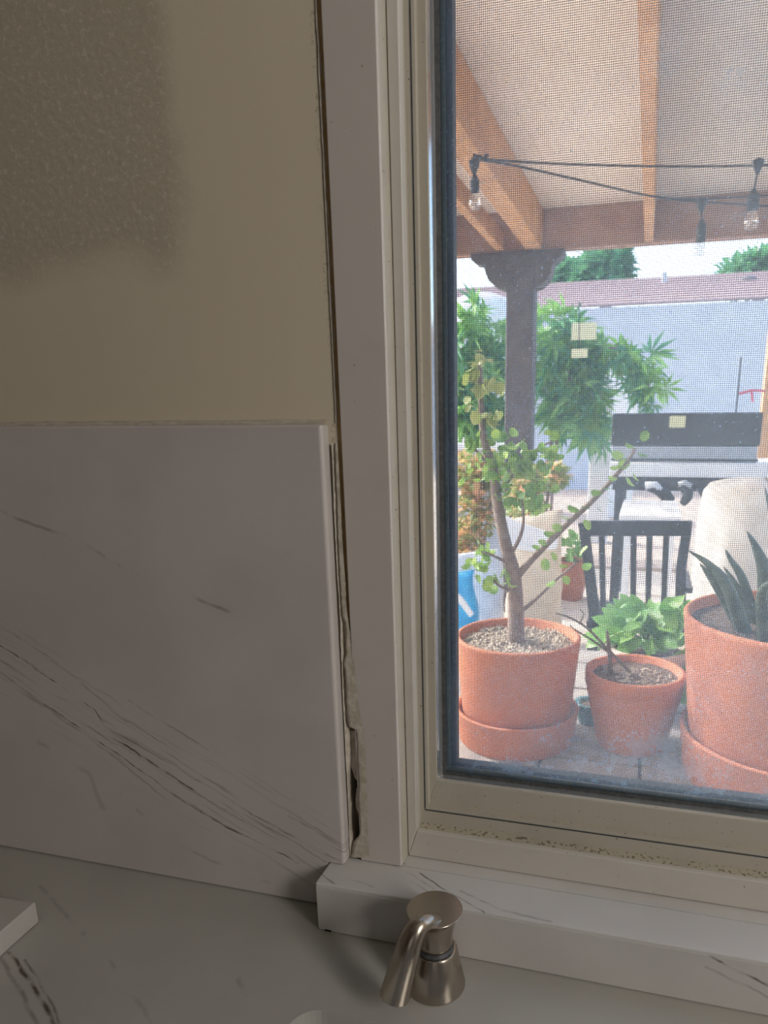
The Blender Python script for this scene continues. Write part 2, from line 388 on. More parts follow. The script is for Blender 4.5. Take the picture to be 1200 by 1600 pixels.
# ------------------------------------------------------------------ casing
YC = -.004
cas = thing('trim_1', (XC0, YC, ZS), None, None, kind='structure')
MB().box(XC0, XC1, YC, .026, ZS+.0004, WZT+.045).build('left_casing', M['casing'], cas, bevel=.0012)
MB().box(XC1+.0004, WXR, YC, .026, WZT+.008, WZT+.045).build('head_casing', M['casing'], cas, bevel=.0012)
MB().box(WXR+.0004, WXR+.04, YC, .026, ZS+.0004, WZT+.045).build('right_casing', M['casing'], cas, bevel=.0012)

# ------------------------------------------------------------------ torn joint between wall, slab and casing
jt = thing('caulk_joint', (XC0, 0, ZS), 'cracked and missing caulk joint between backsplash, wall and window casing', 'caulk joint')
MB().box(XG-.0002, XC0+.0002, .0003, .029, P(530, 1120, 0).z, WZT).build('wood_backing', M['rawwood'], jt)
MB().box(XSR-.0008, XC0+.004, .0285, .0297, ZS, P(530, 1120, 0).z).build('cavity_shade_sheet', M['void'], jt)  # black sheet stands in for the shade inside the hole
# xs: (photo y, slab-side edge, crack left, crack right, casing edge)
rows = [(692,518,524,525,527),(740,520,526,526.8,530),(800,522,528,529,533),(860,525,530,530.8,536),(900,527,532,533,539),(940,530,534,535,541),
        (962,531,535,537,543),(975,532,535.5,542,545),(990,532,536,543,547),(1005,532,537,542,548),(1020,533,538,543,549),(1028,533,539.5,540.5,551),
        (1036,534,537,539.5,553),(1050,534,537.5,541,555),(1075,535,539,542,557),(1100,536,540.5,543.5,560),(1120,537,541,544,563),
        (1136,538,543,547,566),(1141,538,544,559,567),(1160,539,545,560,569),(1185,540,546,560.5,571),(1200,541,545,561,572),
        (1215,542,544,562,573),(1240,543,545,562,573),(1262,544,547,562,574),(1285,545,546,564,574),(1300,545,547.5,564,575),(1310,546,550,561,575),(1316,546,551,554,576),
        (1330,547,550,552,576),(1340,547,549,549.5,577)]
def jag(y, k): return .9*noise.noise(Vector((y*.13, k, 0)))+.5*noise.noise(Vector((y*.41, k+9, 0)))
dense = []
for r0, r1 in zip(rows[:-1], rows[1:]):
    k = max(1, int((r1[0]-r0[0])/4))
    for i in range(k):
        t = i/k; dense.append(tuple(a_+(b_-a_)*t for a_, b_ in zip(r0, r1)))
dense.append(rows[-1])
def ribbon(ia, ib, ya, yb, jl, jr, nm, mat):
    m = MB(); cols = 4
    for r in dense:
        xa = r[ia]-(1.8 if ia == 3 else 0)+(jag(r[0], 1)*jl if jl else 0); xb = r[ib]+(jag(r[0], 2)*jr if jr else 0)
        for c in range(cols+1):
            t = c/cols; Y = ya+(yb-ya)*t
            p = P(xa+(xb-xa)*t, r[0], Y); p.y += .0007*noise.noise(p*300)
            m.v.append(tuple(p))
        m.v.append(tuple(P(xb if ib == 2 else xa, r[0], Y)+Vector((0, .008, 0))))
    W = cols+2
    for i in range(len(dense)-1):
        for c in range(cols): m.f.append((i*W+c, i*W+c+1, (i+1)*W+c+1, (i+1)*W+c))
        e = cols if ib == 2 else 0
        m.f.append((i*W+e, i*W+cols+1, (i+1)*W+cols+1, (i+1)*W+e))
    return m.build(nm, mat, jt, smooth=True)
ribbon(1, 2, -.0045, -.002, 0, 1, 'caulk_strip', M['caulk'])
ribbon(3, 4, -.0047, -.0047, 1, .6, 'caulk_strip', M['caulk'])
def scrap(pts, Y, nm='plaster_scrap', mat='plasterboard', th=.003):
    poly = [P(x, y, Y) for x, y in pts]; m = MB().prism([(p.x, p.z) for p in poly], Y, Y+th); return m.build(nm, M[mat], jt, bevel=.0003, seg=1)
scrap([(544,1142),(560,1141),(561,1178),(562,1200),(560,1222),(554,1216),(550,1202),(546,1190)], .002)
scrap([(557,1232),(563,1226),(564,1272),(561,1274),(556,1262),(555,1250)], .003)
scrap([(545,1296),(549,1300),(552,1322),(549,1336),(545,1338)], -.002)
# flakes of paint along the upper joint
m = MB()
for i in range(70):
    y = random.uniform(20, 660); t = y/1330; x = 499.5+66*t+random.choice((-4.3, -3.2, 1.0, 2.4)); p = P(x, y, -.0006); r = random.uniform(.0003, .0008); l = random.uniform(.001, .005)
    m.add([(p.x-r, -.0004, p.z), (p.x, -.0012, p.z-l), (p.x+r, -.0004, p.z), (p.x, -.0009, p.z+l)], [(0, 1, 2, 3)])
m.build('paint_flakes', M['caulk'], jt, kind='stuff')
# thin raised paint ridge along the wall side of the gap
m = MB(); K = 240; zb = ZSPT+.001
for i in range(K+1):
    z = zb+(WZT-zb)*i/K; a_ = noise.noise(Vector((z*60, 3, 0)))*.0004
    m.v += [(XG-.0016+a_*2, -.0001, z), (XG-.0006+a_, -.0013, z), (XG+.0003+a_, .0005, z)]
for i in range(K): a = i*3; m.f += [(a, a+1, a+4, a+3), (a+1, a+2, a+5, a+4)]
m.build('paint_ridge', M['caulk'], jt, smooth=True)

# ------------------------------------------------------------------ the vinyl window
win = bpy.data.objects.new('window_1', None); C.objects.link(win); win.location = (XC1, 0, ZS); BASE[win.name] = Vector(win.location); win['kind'] = 'structure'
YF1 = (sillP(640, 1341).y+sillP(1190, 1421).y)/2; YF2 = YF1+.013; YF3 = YF2+.006; YG = YF3+.012
def ringframe(nm, mat, a0, a1, y0, y1, bevel=0, mats=None):
    """four mitred members: a0/a1 = outer and inner rectangle (x0, z0, x1, z1); front face from a0 at y0 to a1 at y1"""
    (x0, z0, x1, z1), (u0, w0, u1, w1) = a0, a1
    A = [(x0, z0), (x1, z0), (x1, z1), (x0, z1)]; B = [(u0, w0), (u1, w0), (u1, w1), (u0, w1)]
    for i in range(4):
        j = (i+1) % 4; yb = max(y0, y1)+.010
        # leave a hairline at the mitre
        vs = [(A[i][0], y0, A[i][1]), (A[j][0], y0, A[j][1]), (B[j][0], y1, B[j][1]), (B[i][0], y1, B[i][1]),
              (A[i][0], yb, A[i][1]), (A[j][0], yb, A[j][1]), (B[j][0], yb, B[j][1]), (B[i][0], yb, B[i][1])]
        MB().add(vs, [(0, 1, 2, 3), (7, 6, 5, 4), (0, 4, 5, 1), (1, 5, 6, 2), (2, 6, 7, 3), (3, 7, 4, 0)]).build(nm, M[mat], win, bevel=bevel)
R_, T_ = WXR-.001, WZT-.001
# frame face: outer edge on the casing / sill, inner edge at the highlight line
f_in_x = P(634, 550, YF1).x; f_in_z = P(1000, 1350, YF1).z
ringframe('frame_rail', 'vinyl', (XC1+.0006, ZS+.0003, R_, T_), (f_in_x, f_in_z, R_-.016, T_-.02), YF1, YF1, .0010)
# thin bead between casing and frame
MB().box(XC1+.0003, P(600, 400, YC+.004).x, YC+.003, YF1+.001, ZS+.0004, T_).build('casing_bead', M['vinyl_olive'], win, bevel=.0006)
# recessed track (yellowed)
t_in_x = P(656.5, 550, YF2).x; t_in_z = P(1000, 1305.5, YF2).z
tb = P(1000, 1334, YF2).z
ringframe('track_face', 'vinyl_olive', (f_in_x-.003, tb-.008, R_-.013, T_-.017), (t_in_x, t_in_z, R_-.03, T_-.03), YF2, YF2)
MB().add([(f_in_x, YF1+.0006, f_in_z-.0006), (R_-.016, YF1+.0006, f_in_z-.0006), (R_-.016, YF2+.0005, tb), (f_in_x, YF2+.0005, tb)], [(0, 1, 2, 3)]).build('track_ledge', M['vinyl_grime'], win)
MB().add([(f_in_x-.0008, YF1+.0006, f_in_z), (f_in_x-.0008, YF1+.0006, T_-.02), (f_in_x-.0002, YF2+.0005, T_-.02), (f_in_x-.0002, YF2+.0005, f_in_z)], [(0, 1, 2, 3)]).build('track_return', M['vinyl_olive'], win)
# sash
s_in_x = P(673.2, 550, YF3).x; s_in_z = P(1000, 1260, YF3).z
b_in_x = P(684, 550, YG-.001).x; b_in_z = P(1000, 1252, YG-.004).z
ringframe('sash_rail', 'vinyl_olive', (t_in_x-.003, t_in_z-.0035, R_-.028, T_-.028), (s_in_x, s_in_z, R_-.05, T_-.05), YF3, YF3, .0006)
ringframe('glazing_bead', 'glossvinyl', (s_in_x-.0003, s_in_z-.0002, R_-.0502, T_-.0502), (b_in_x, b_in_z, R_-.054, T_-.054), YF3+.0007, YG-.001)
# dark joint strips between track and sash
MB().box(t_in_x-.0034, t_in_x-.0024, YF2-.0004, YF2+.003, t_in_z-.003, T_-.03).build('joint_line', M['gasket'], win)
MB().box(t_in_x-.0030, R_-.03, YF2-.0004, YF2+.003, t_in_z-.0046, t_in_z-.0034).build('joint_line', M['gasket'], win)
jx = t_in_x+.0002; 
# gasket (dark lip), spacer (grey), inner gasket
def px(x): return P(x, 550, YG).x
def pz(y): return P(1000, y, YG).z
ringframe('gasket', 'gasket', (b_in_x-.0012, b_in_z-.002, R_-.053, T_-.053), (px(691.5), pz(1243), R_-.058, T_-.058), YG-.0014, YG+.0005)
ringframe('spacer', 'spacer', (px(691), pz(1243.5), R_-.057, T_-.057), (px(697.5), pz(1236), R_-.062, T_-.062), YG+.0012, YG+.0020)
ringframe('gasket', 'gasket', (px(697.5), pz(1236.5), R_-.061, T_-.061), (px(706.5), pz(1231.5), R_-.066, T_-.066), YG+.004, YG+.006)
gx0, gz0 = b_in_x-.002, b_in_z-.004
MB().add([(gx0, YG+.0008, gz0), (R_-.05, YG+.0008, gz0), (R_-.05, YG+.0008, T_-.05), (gx0, YG+.0008, T_-.05)], [(0, 1, 2, 3)]).build('glass_pane', M['glass'], win)
# outer frame body
for b in ((XC1-.002, t_in_x+.006, YG+.018, WT-.02, ZS-.01, T_), (R_-.04, R_, YG+.018, WT-.02, ZS-.01, T_), (XC1, R_, YG+.018, WT-.02, ZS-.05, ZS-.004), (XC1, R_, YG+.018, WT-.02, T_-.04, T_)):
    MB().box(*b).build('outer_frame', M['vinyl'], win)
# insect screen: every wire is real
YW = YG+.028; PIT = .00152; RW = .000145
scx0, scx1, scz0, scz1 = t_in_x+.004, .42, ZS-.003, P(900, -30, YW).z+.12
m = MB(); x = scx0
while x < scx1: m.bar((x, YW, scz0), (x, YW, scz1), RW*2, RW*2, (0, 1, 0)); x += PIT
z = scz0
while z < scz1: m.bar((scx0, YW+.0002, z), (scx1, YW+.0002, z), RW*2, RW*2); z += PIT
me = bpy.data.meshes.new('insect_screen'); bb = BASE[win.name]
me.from_pydata([(a-bb.x, b-bb.y, c-bb.z) for a, b, c in m.v], [], m.f); me.materials.append(M['wire'])
o = bpy.data.objects.new('insect_screen', me); C.objects.link(o); o.parent = win; o['kind'] = 'stuff'; BASE[o.name] = bb
# tuft of cobweb and debris along the lower glass edge
m = MB()
for i in range(60):
    p = P(random.choice((random.gauss(1120, 14), random.gauss(1165, 12), random.uniform(715, 860))), random.uniform(1180, 1240), YG+.005); p.z = pz(1231.5)+random.uniform(-.0005, .0012)
    d = Vector((random.uniform(-1, 1), random.uniform(-.3, .3), random.uniform(-.1, .5)))*random.uniform(.001, .004)
    m.tube([p, p+d*.5+Vector((0, 0, .0004)), p+d], .00018, 4)
m.build('debris', M['gasket'], win, kind='stuff')

# ------------------------------------------------------------------ soap dispenser
B = PZ(681, 1536, ZCT)
mp = mpp(B)
d = thing('soap_dispenser', B, 'brushed nickel soap dispenser with curved spout beside the sink', 'soap dispenser')
rb = 46*mp; hd = P(671, 1424, B.y-.004)
H = hd.z-B.z
MB().lathe(B, [(rb, .0002), (rb, .0018), (rb*.985, .003), (rb*.74, .0335), (rb*.70, .0350), (rb*.60, .0352)], 64).build('base_cone', M['nickel'], d, smooth=False, bevel=.0004)
MB().lathe(B, [(rb*.62, .030), (rb*.62, .0375)], 48).build('collar', M['gasket'], d, smooth=True)
tl_ = Matrix.Rotation(math.radians(7), 3, 'X')
Hh = H-.0375; nk = MB(); c = B+Vector((0, 0, .0375))
prof = [(rb*.56, 0), (rb*.585, .001), (rb*.59, .006), (rb*.60, Hh*.35), (rb*.65, Hh*.55), (rb*.74, Hh*.76), (rb*.86, Hh*.92), (rb*.93, Hh*.975), (rb*.925, Hh), (0.0, Hh)]
nk.lathe(c, prof, 64).build('pump_head', M['nickel'], d, bevel=.0005)
tip = P(617, 1553, B.y-.036)
pts = [P(x, y, B.y-dy) for x, y, dy in ((682, 1440, .010), (668, 1440, .018), (655, 1447, .025), (645, 1462, .030), (637, 1485, .034), (628, 1515, .037), (617, 1556, .040))]
def cr(ps, k=6):
    out = []
    for i in range(len(ps)-1):
        p0 = ps[max(i-1, 0)]; p1 = ps[i]; p2 = ps[i+1]; p3 = ps[min(i+2, len(ps)-1)]
        for j in range(k):
            t = j/k; out.append(.5*((2*p1)+(p2-p0)*t+(2*p0-5*p1+4*p2-p3)*t*t+(3*p1-p0-3*p2+p3)*t**3))
    return out+[ps[-1]]
pp_ = cr(pts); L = len(pp_)
MB().tube(pp_, [.0058+.0060*(i/(L-1))**1.1 for i in range(L)], 24).build('spout', M['nickel'], d, smooth=True, bevel=.0008)

# ------------------------------------------------------------------ stone offcut on the worktop at the left
c0 = PZ(62, 1441, ZCT); th = P(56, 1409, c0.y).z-ZCT; th = min(max(th, .012), .022)
e1 = (PZ(0, 1497, ZCT)-c0).normalized(); e2 = Vector((-abs(e1.y), -e1.x, 0)); e2 = Vector((e1.y, -e1.x, 0)); e2 = e2 if e2.x < 0 else -e2
of = [c0, c0+e1*.22, c0+e1*.22+e2*.16, c0+e2*.16]
if of[3].y > YS: pass
k_ = min(1, .98*(YS-.01-c0.y)/max(1e-6, e2.y*.16)) if e2.y > 0 else 1
of = [c0, c0+e1*.22, c0+e1*.22+e2*.16*k_, c0+e2*.16*k_]
m = MB(); m.v = [(p.x, p.y, ZCT+.0006) for p in of]+[(p.x, p.y, ZCT+th) for p in of]
m.f = [(3, 2, 1, 0), (4, 5, 6, 7)]+[(i, (i+1) % 4, 4+(i+1) % 4, 4+i) for i in range(4)]
M['offcut'] = quartz('quartz_offcut', topP, [([(0,1402),(30,1400),(60,1396)], .0015, .4), ([(0,1420),(20,1416),(45,1412)], .002, .6), ([(0,1436),(25,1430)], .002, .6)], base=(.50,.48,.45), rough=.3)
o = m.build('stone_offcut', M['offcut'], bevel=.0015); tag(o, 'pale stone slab corner lying on the worktop by the backsplash', 'stone slab')

# ================================================================== OUTSIDE
GZ = -.03
M['concrete'] = simple('patio_concrete', (.62, .53, .43), (.52, .44, .36), 5, .9, bump=.002, bscale=60)
M['soilbed'] = simple('dry_soil', (.38, .28, .21), (.55, .44, .35), 9, .95, bump=.01, bscale=25)
M['paver'] = simple('ledge_paver', (.33, .30, .27), (.24, .22, .21), 25, .9, bump=.001, bscale=120)
M['joint'] = simple('paver_joint', (.10, .09, .085), None, 40, 1)
M['timber'] = simple('patio_timber', (.62, .36, .17), (.50, .28, .13), 8, .7)
M['timber_dark'] = simple('header_timber', (.40, .24, .17), (.33, .19, .13), 8, .7)
M['deck'] = simple('roof_deck', (.80, .72, .63), (.74, .67, .58), 3, .8)
M['deck2'] = simple('roof_deck_grey', (.58, .53, .46), (.52, .48, .43), 3, .8)
M['postpaint'] = simple('post_paint', (.10, .085, .085), (.07, .06, .065), 12, .6)
M['whitewall'] = simple('white_block_wall', (.50, .54, .61), (.45, .49, .56), 3, .9, bump=.01, bscale=12)
M['rooftile'] = simple('pink_roof_tile', (.36, .26, .25), (.30, .21, .20), 14, .9)
M['white'] = simple('white_paint', (.78, .80, .84), (.72, .74, .78), 8, .6)
M['black'] = simple('black_metal', (.022, .025, .030), (.03, .035, .04), 40, .45)
M['greymetal'] = simple('grey_panel', (.42, .45, .50), (.36, .39, .44), 20, .4)
M['cloth'] = simple('pale_cloth', (.74, .68, .60), (.62, .55, .47), 9, .9, bump=.002, bscale=60)
M['yellow'] = simple('pale_yellow', (.72, .71, .45), (.68, .67, .40), 30, .7)
M['pink'] = simple('pink_ribbon', (.75, .18, .25), None, 30, .7)
M['blue'] = simple('blue_plastic', (.02, .30, .62), (.03, .40, .72), 12, .3)
M['clearbag'] = simple('milky_plastic', (.62, .66, .72), (.5, .54, .62), 14, .3)
M['sack'] = simple('beige_sack', (.66, .56, .42), (.58, .48, .36), 10, .9, bump=.004, bscale=30)
n = NT('terracotta'); 
f = n.mapr(n.noise(16, 5, .65), .35, .75); f2 = n.mapr(n.noise(60, 4, .7), .55, .75)
c_ = n.mix(f, (.47, .165, .08), (.40, .155, .10)); c_ = n.mix(n.math('MULTIPLY', f2, .35), c_, (.50, .36, .30)); M['terra'] = n.done(c_, .85)
M['terra_pale'] = simple('pale_glazed_pot', (.62, .50, .38), (.54, .42, .32), 20, .6)
M['teal'] = simple('teal_glaze', (.04, .12, .14), (.06, .18, .20), 30, .25)
M['soil'] = simple('potting_soil', (.07, .05, .04), (.14, .10, .08), 120, 1, bump=.004, bscale=160)
M['gravel'] = simple('gravel', (.50, .44, .36), (.30, .25, .20), 90, .9)
M['bark'] = simple('grey_bark', (.26, .20, .17), (.18, .14, .12), 60, .9, bump=.002, bscale=150)
M['twig'] = simple('dead_twig', (.16, .12, .09), None, 60, .9)
def leafmat(name, c1, c2, scale=6, trans=.35):
    n = NT(name); f = n.mapr(n.noise(scale, 3), .35, .65); col = n.mix(f, c1, c2)
    t = n.t.nodes.new('ShaderNodeBsdfTranslucent'); mx = n.t.nodes.new('ShaderNodeMixShader'); mx.inputs[0].default_value = trans
    n.link(col, t.inputs[0]); n.done(col, .45); n.link(n.b.outputs[0], mx.inputs[1]); n.link(t.outputs[0], mx.inputs[2]); n.link(mx.outputs[0], n.out.inputs[0]); return n.m
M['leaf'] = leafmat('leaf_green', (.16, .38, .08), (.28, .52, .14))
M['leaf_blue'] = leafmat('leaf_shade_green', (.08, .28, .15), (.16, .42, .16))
M['leaf_jade'] = leafmat('leaf_jade', (.13, .28, .05), (.32, .50, .10), 25, .25)
M['leaf_big'] = leafmat('leaf_broad', (.12, .32, .07), (.22, .46, .12), 8)
M['leaf_olive'] = leafmat('leaf_olive', (.24, .30, .08), (.35, .40, .12), 12)
M['flower'] = leafmat('flower_orange', (.74, .38, .20), (.80, .56, .26), 12)
M['aloe'] = simple('aloe_leaf', (.05, .085, .07), (.09, .13, .10), 40, .4)
M['agave_far'] = M['leaf_blue']

# ground and raised ledge
o = MB().box(-9, 14, WT, 12.99, GZ-.1, GZ).build('ground', M['concrete']); o['kind'] = 'structure'
m = MB().box(-6, 2.2, 6.0, 12.9, GZ, GZ+.03).build('planting_bed', M['soilbed']); m['kind'] = 'structure'
LZ = .64; LY0, LY1, LX0, LX1 = WT+.013, 1.60, -1.0, 1.3
led = thing('raised_ledge', (0, LY0, GZ), 'grey paved masonry ledge outside the window carrying the pots', 'ledge')
MB().box(LX0, LX1, LY0, LY1, GZ, LZ-.012).build('masonry_base', M['joint'], led)
ts = .205; ix = 0; first = None
x = LX0
while x < LX1-.01:
    y = LY0+(.0 if ix % 2 else -.1)
    while y < LY1-.01:
        y0, y1 = max(y, LY0)+.004, min(y+ts, LY1)-.004; x0, x1 = x+.004, min(x+ts, LX1)-.004
        if y1-y0 > .03 and x1-x0 > .03:
            q = MB().box(x0, x1, y0, y1, LZ-.012, LZ-random.uniform(0, .0015)).build('paver', M['paver'], led, bevel=.002, seg=1)
        y += ts
    x += ts; ix += 1

# exterior face of the house beside the window is the wall itself; a stucco skin
m = MB(); y0, y1 = WT+.0005, WT+.012
m.box(XL, XC1-.004, y0, y1, GZ, 3.0); m.box(WXR+.004, XR, y0, y1, GZ, 3.0); m.box(XC1-.004, WXR+.004, y0, y1, WZT+.02, 3.0); m.box(LX1+.01, XR, y0, y1, GZ, ZCT)
o = m.build('wall_outside', M['stucco']); o['kind'] = 'structure'

# ---- patio cover
HY = 4.40                                     # header beam depth
hb = P(950, 383, HY).z; ht = P(950, 318, HY).z
DX = 0.0; SL = .0
pc = thing('patio_cover', (P(811, 700, HY).x, HY, GZ), 'timber patio cover with sloping rafters, plywood deck and dark header post', 'patio cover')
MB().box(-1.85, 1.75, HY, HY+.12, hb, ht).build('header_beam', M['timber_dark'], pc, bevel=.004)
def rp(x, y, z): return Vector((x+DX*(y-HY), y, z-SL*(y-HY)))
# deck of sheets (underside visible)
ytop0, ytop1 = 1.0, HY+.55  # deck cut short near the house and at right, unseen, to admit sky light
xc = P(1015, 360, HY).x; xl = P(835, 370, HY).x
xs = [-1.75, xl, xc, 1.72]
seam = rp(0, HY, 0)
for i in range(len(xs)-1):
    vs = []
    for y in (ytop0, ytop1):
        for x in (xs[i]+.002, xs[i+1]-.002):
            vs += [rp(x, y, ht+.002), rp(x, y, ht+.022)]
    MB().add(vs, [(0, 2, 6, 4), (1, 5, 7, 3), (0, 1, 3, 2), (4, 6, 7, 5), (0, 4, 5, 1), (2, 3, 7, 6)]).build('deck_sheet', M['deck2' if i == 2 else 'deck'], pc)
xc = P(1015, 360, HY).x; xl = P(835, 370, HY).x; wr = .10
raf = [xl-.55, xl, xc, xc+1.0, 1.66]
for i, x in enumerate(raf):
    ww = .052 if i != 1 else .105
    a_, b_ = rp(x, WT+.02, (ht+hb)/2), rp(x, HY-.002, (ht+hb)/2)
    m = MB().bar(a_, b_, ww, (ht-hb)*.98); m.build('rafter', M['timber'], pc, bevel=.003)
# light lath strip under the left rafters
m = MB().bar(rp(xl-.22, ytop0+.3, hb+.06), rp(xl-.22, HY-.002, hb+.06), .05, .10); m.build('rafter', M['timber'], pc)
MB().box(1.55, 1.75, HY-.03, HY+.17, GZ, hb).build('post', M['postpaint'], pc, bevel=.01)
# post with scrolled capital
pxc = P(811, 600, HY).x; pw = 42*mpp(P(811, 600, HY))
MB().box(pxc-pw/2, pxc+pw/2, HY-.03, HY-.03+pw, GZ, hb).build('post', M['postpaint'], pc, bevel=.01)
def capz(y): return P(811, y, HY).z
def capx(x): return P(x, 420, HY).x
left = [(735, 391), (737, 402), (743, 408), (752, 410), (757, 415), (759, 424), (764, 436), (774, 446), (783, 450), (790, 452), (791, 458)]
right = [(833, 458), (834, 453), (846, 449), (856, 440), (861, 430), (863, 420), (866, 413), (875, 407), (880, 400), (881, 388)]
poly = [(capx(x), capz(y)) for x, y in left+right]; poly[0] = (poly[0][0], hb-.001); poly[-1] = (poly[-1][0], hb-.001)
MB().prism(poly, HY-.02, HY+.13).build('capital', M['postpaint'], pc, bevel=.006)
MB().box(pxc-pw*.62, pxc+pw*.62, HY-.06, HY+pw*.9, GZ, GZ+.09).build('post_foot', M['postpaint'], pc, bevel=.01)

# ---- string lights
SY = 2.7
sl_ = thing('string_lights', P(740, 250, SY), 'black string light cable with clear bulbs strung under the patio cover', 'string lights')
rr_ = ray(737, 248); YE = CAM.y+rr_.y*(xl+.062)/rr_.x     # tied to the inner face of the left rafter
c1 = [P(737, 247, YE), P(800, 252, YE-.1), P(900, 257, (YE+SY)/2), P(1050, 260, SY), P(1200, 258, SY), P(1320, 250, SY)]
c2 = [P(737, 248, YE), P(800, 258, YE), P(900, 280, YE-.02), P(1000, 303, SY+.1), P(1060, 312, SY+.1), P(1110, 316, SY+.1), P(1200, 322, SY+.1), P(1320, 330, SY+.1)]
c3 = [P(1040, 311, SY+.12), P(1040, 311, SY+.12), P(1040, 311, SY+.12), P(1040, 311, SY+.12), P(1100, 311, SY+.2), P(1200, 305, SY+.3), P(1320, 300, SY+.3)]
for cc in (c1, c2, c3[3:]): MB().tube(cr([Vector(p) for p in cc], 8), .0042, 6).build('cable', M['black'], sl_, smooth=True)
tang = [P(738, 247, YE-.01)+Vector((random.uniform(-.0, .07), 0, random.uniform(-.012, .012))) for _ in range(9)]
MB().tube(tang, .006, 6).build('cable_knot', M['black'], sl_, smooth=True)
def lamp(pt, pc_, pb, Y, wpx, hs, hb_):
    """cone cap at pt, cord to pc_, socket hs px high, bulb hb_ px high"""
    k = mpp(P(*pt, Y)); a = P(*pt, Y); b = P(*pc_, Y)
    s = MB(); s.lathe(a, [(k*3, k*6), (k*9, k*3), (k*8, -k*4), (k*2.5, -k*16)], 12); s.build('cable_hanger', M['black'], sl_, smooth=True)
    MB().tube([a+Vector((0, 0, -k*14)), b+Vector((0, 0, k*2))], k*1.6, 6).build('drop_cord', M['black'], sl_)
    s = MB(); s.lathe(b, [(k*3, k*2), (k*5, -k*2), (k*wpx*.5, -k*6), (k*wpx*.5, -k*hs)], 16); so_ = s.build('socket', M['black'], sl_, smooth=False)
    s = MB(); R0 = k*wpx*.5; s.lathe(b+Vector((0, 0, -k*hs)), [(R0*.8, 0), (R0*1.0, -k*hb_*.25), (R0*1.25, -k*hb_*.6), (R0*1.0, -k*hb_*.9), (0, -k*hb_)], 16)
    s.build('bulb', M['bulb'], so_, smooth=True)
lamp((1185, 254), (1178, 298), None, SY, 19, 27, 30)
lamp((1097, 315), (1097, 345), None, SY+.1, 15, 30, 22)
lamp((741, 255), (742, 276), None, YE-.05, 15, 22, 26)

# ---- far wall, neighbour's roof, trees
WY = 13.0
wzt = P(1000, 478, WY).z
m = MB().box(-9, 16, WY, WY+.2, GZ-.1, wzt).build('boundary_wall', M['whitewall']); m['kind'] = 'structure'
nh = thing('neighbour_house', (2, 12, GZ), "neighbouring house with a low pinkish tiled roof beyond the white wall", 'house')
e0 = P(1000, 474, 14).z; r1 = P(1040, 432, 18.2).z
MB().box(-4, 18, 14.6, 24, GZ, e0).build('wall', M['whitewall'], nh)
xr0, xr1 = -5, 19; ny = 11
K = 12
for i in range(K):                             # roof courses, each lapped over the next
    t0, t1 = i/K, (i+1)/K
    y0, y1 = 14+4.2*t0, 14+4.2*t1; z0, z1 = e0+(r1-e0)*t0, e0+(r1-e0)*t1
    MB().add([(xr0, y0, z0+.02), (xr1, y0, z0+.02), (xr1, y1+.03, z1), (xr0, y1+.03, z1), (xr0, y0, z0-.03), (xr1, y0, z0-.03), (xr1, y1+.03, z1-.05), (xr0, y1+.03, z1-.05)],
             [(0, 1, 2, 3), (7, 6, 5, 4), (0, 4, 5, 1), (1, 5, 6, 2), (2, 6, 7, 3), (3, 7, 4, 0)]).build('roof_course', M['rooftile'], nh)
v = P(1168, 446, 16.8); k = mpp(v)
MB().lathe(v, [(k*20, -k*4), (k*20, 0), (k*17, k*7), (k*10, k*12), (0, k*14)], 16).build('roof_vent', M['postpaint'], nh, smooth=True)
v = P(1038, 452, 17.0); MB().tube([v+Vector((0, 0, -.1)), P(1038, 426, 17.0)], .06, 8).build('vent_pipe', M['greymetal'], nh)
def leafmesh(kind):
    """small shared leaf meshes, unit length along +Y"""
    if kind == 'oval':
        vs = [(0, 0, 0), (.25, .3, .06), (.28, .6, .08), (0, 1, 0), (-.28, .6, .08), (-.25, .3, .06), (0, .5, 0)]
        return vs, [(0, 1, 6), (1, 2, 6), (2, 3, 6), (3, 4, 6), (4, 5, 6), (5, 0, 6)]
    if kind == 'round':
        vs = [(0, 0, 0)]+[(.42*math.sin(t), .52-.48*math.cos(t), .08*math.cos(2*t)) for t in [PI*2*i/8 for i in range(1, 8)]]+[(0, .5, .02)]
        return vs, [(i, i+1, 8) for i in range(0, 7)]+[(7, 0, 8)]
    if kind == 'lobed':                        # deeply cut leaf, seven fingers
        vs = [(0, .12, 0)]; fs = []
        for i in range(7):
            t = math.radians(-105+35*i); L_ = (.55, .75, .92, 1.0, .92, .75, .55)[i]
            dx, dy = math.sin(t), math.cos(t); k0 = len(vs)
            vs += [(dx*L_*.45+dy*.085, .12+dy*L_*.45-dx*.085, .04), (dx*L_*.45-dy*.085, .12+dy*L_*.45+dx*.085, .04), (dx*L_, .12+dy*L_, -.14)]
            fs += [(0, k0, k0+2), (0, k0+2, k0+1)]
        return vs, fs
    if kind == 'broad':
        vs = []; fs = []; K = 8
        for i in range(K+1):
            t = i/K; w_ = .34*math.sin(PI*t)**.7*(1-.25*t); z_ = .25*t-.42*t*t
            vs += [(-w_, t, z_+.10*w_), (0, t, z_-.02), (w_, t, z_+.10*w_)]
        for i in range(K): a = i*3; fs += [(a, a+1, a+4, a+3), (a+1, a+2, a+5, a+4)]
        return vs, fs
def leaf_proto(kind, mat, parent, size=1, bent=False, name='leaf'):
    vs, fs = leafmesh(kind); me = bpy.data.meshes.new(name); me.from_pydata(vs, [], fs); me.materials.append(M[mat])
    me.polygons.foreach_set('use_smooth', [True]*len(me.polygons)); return me
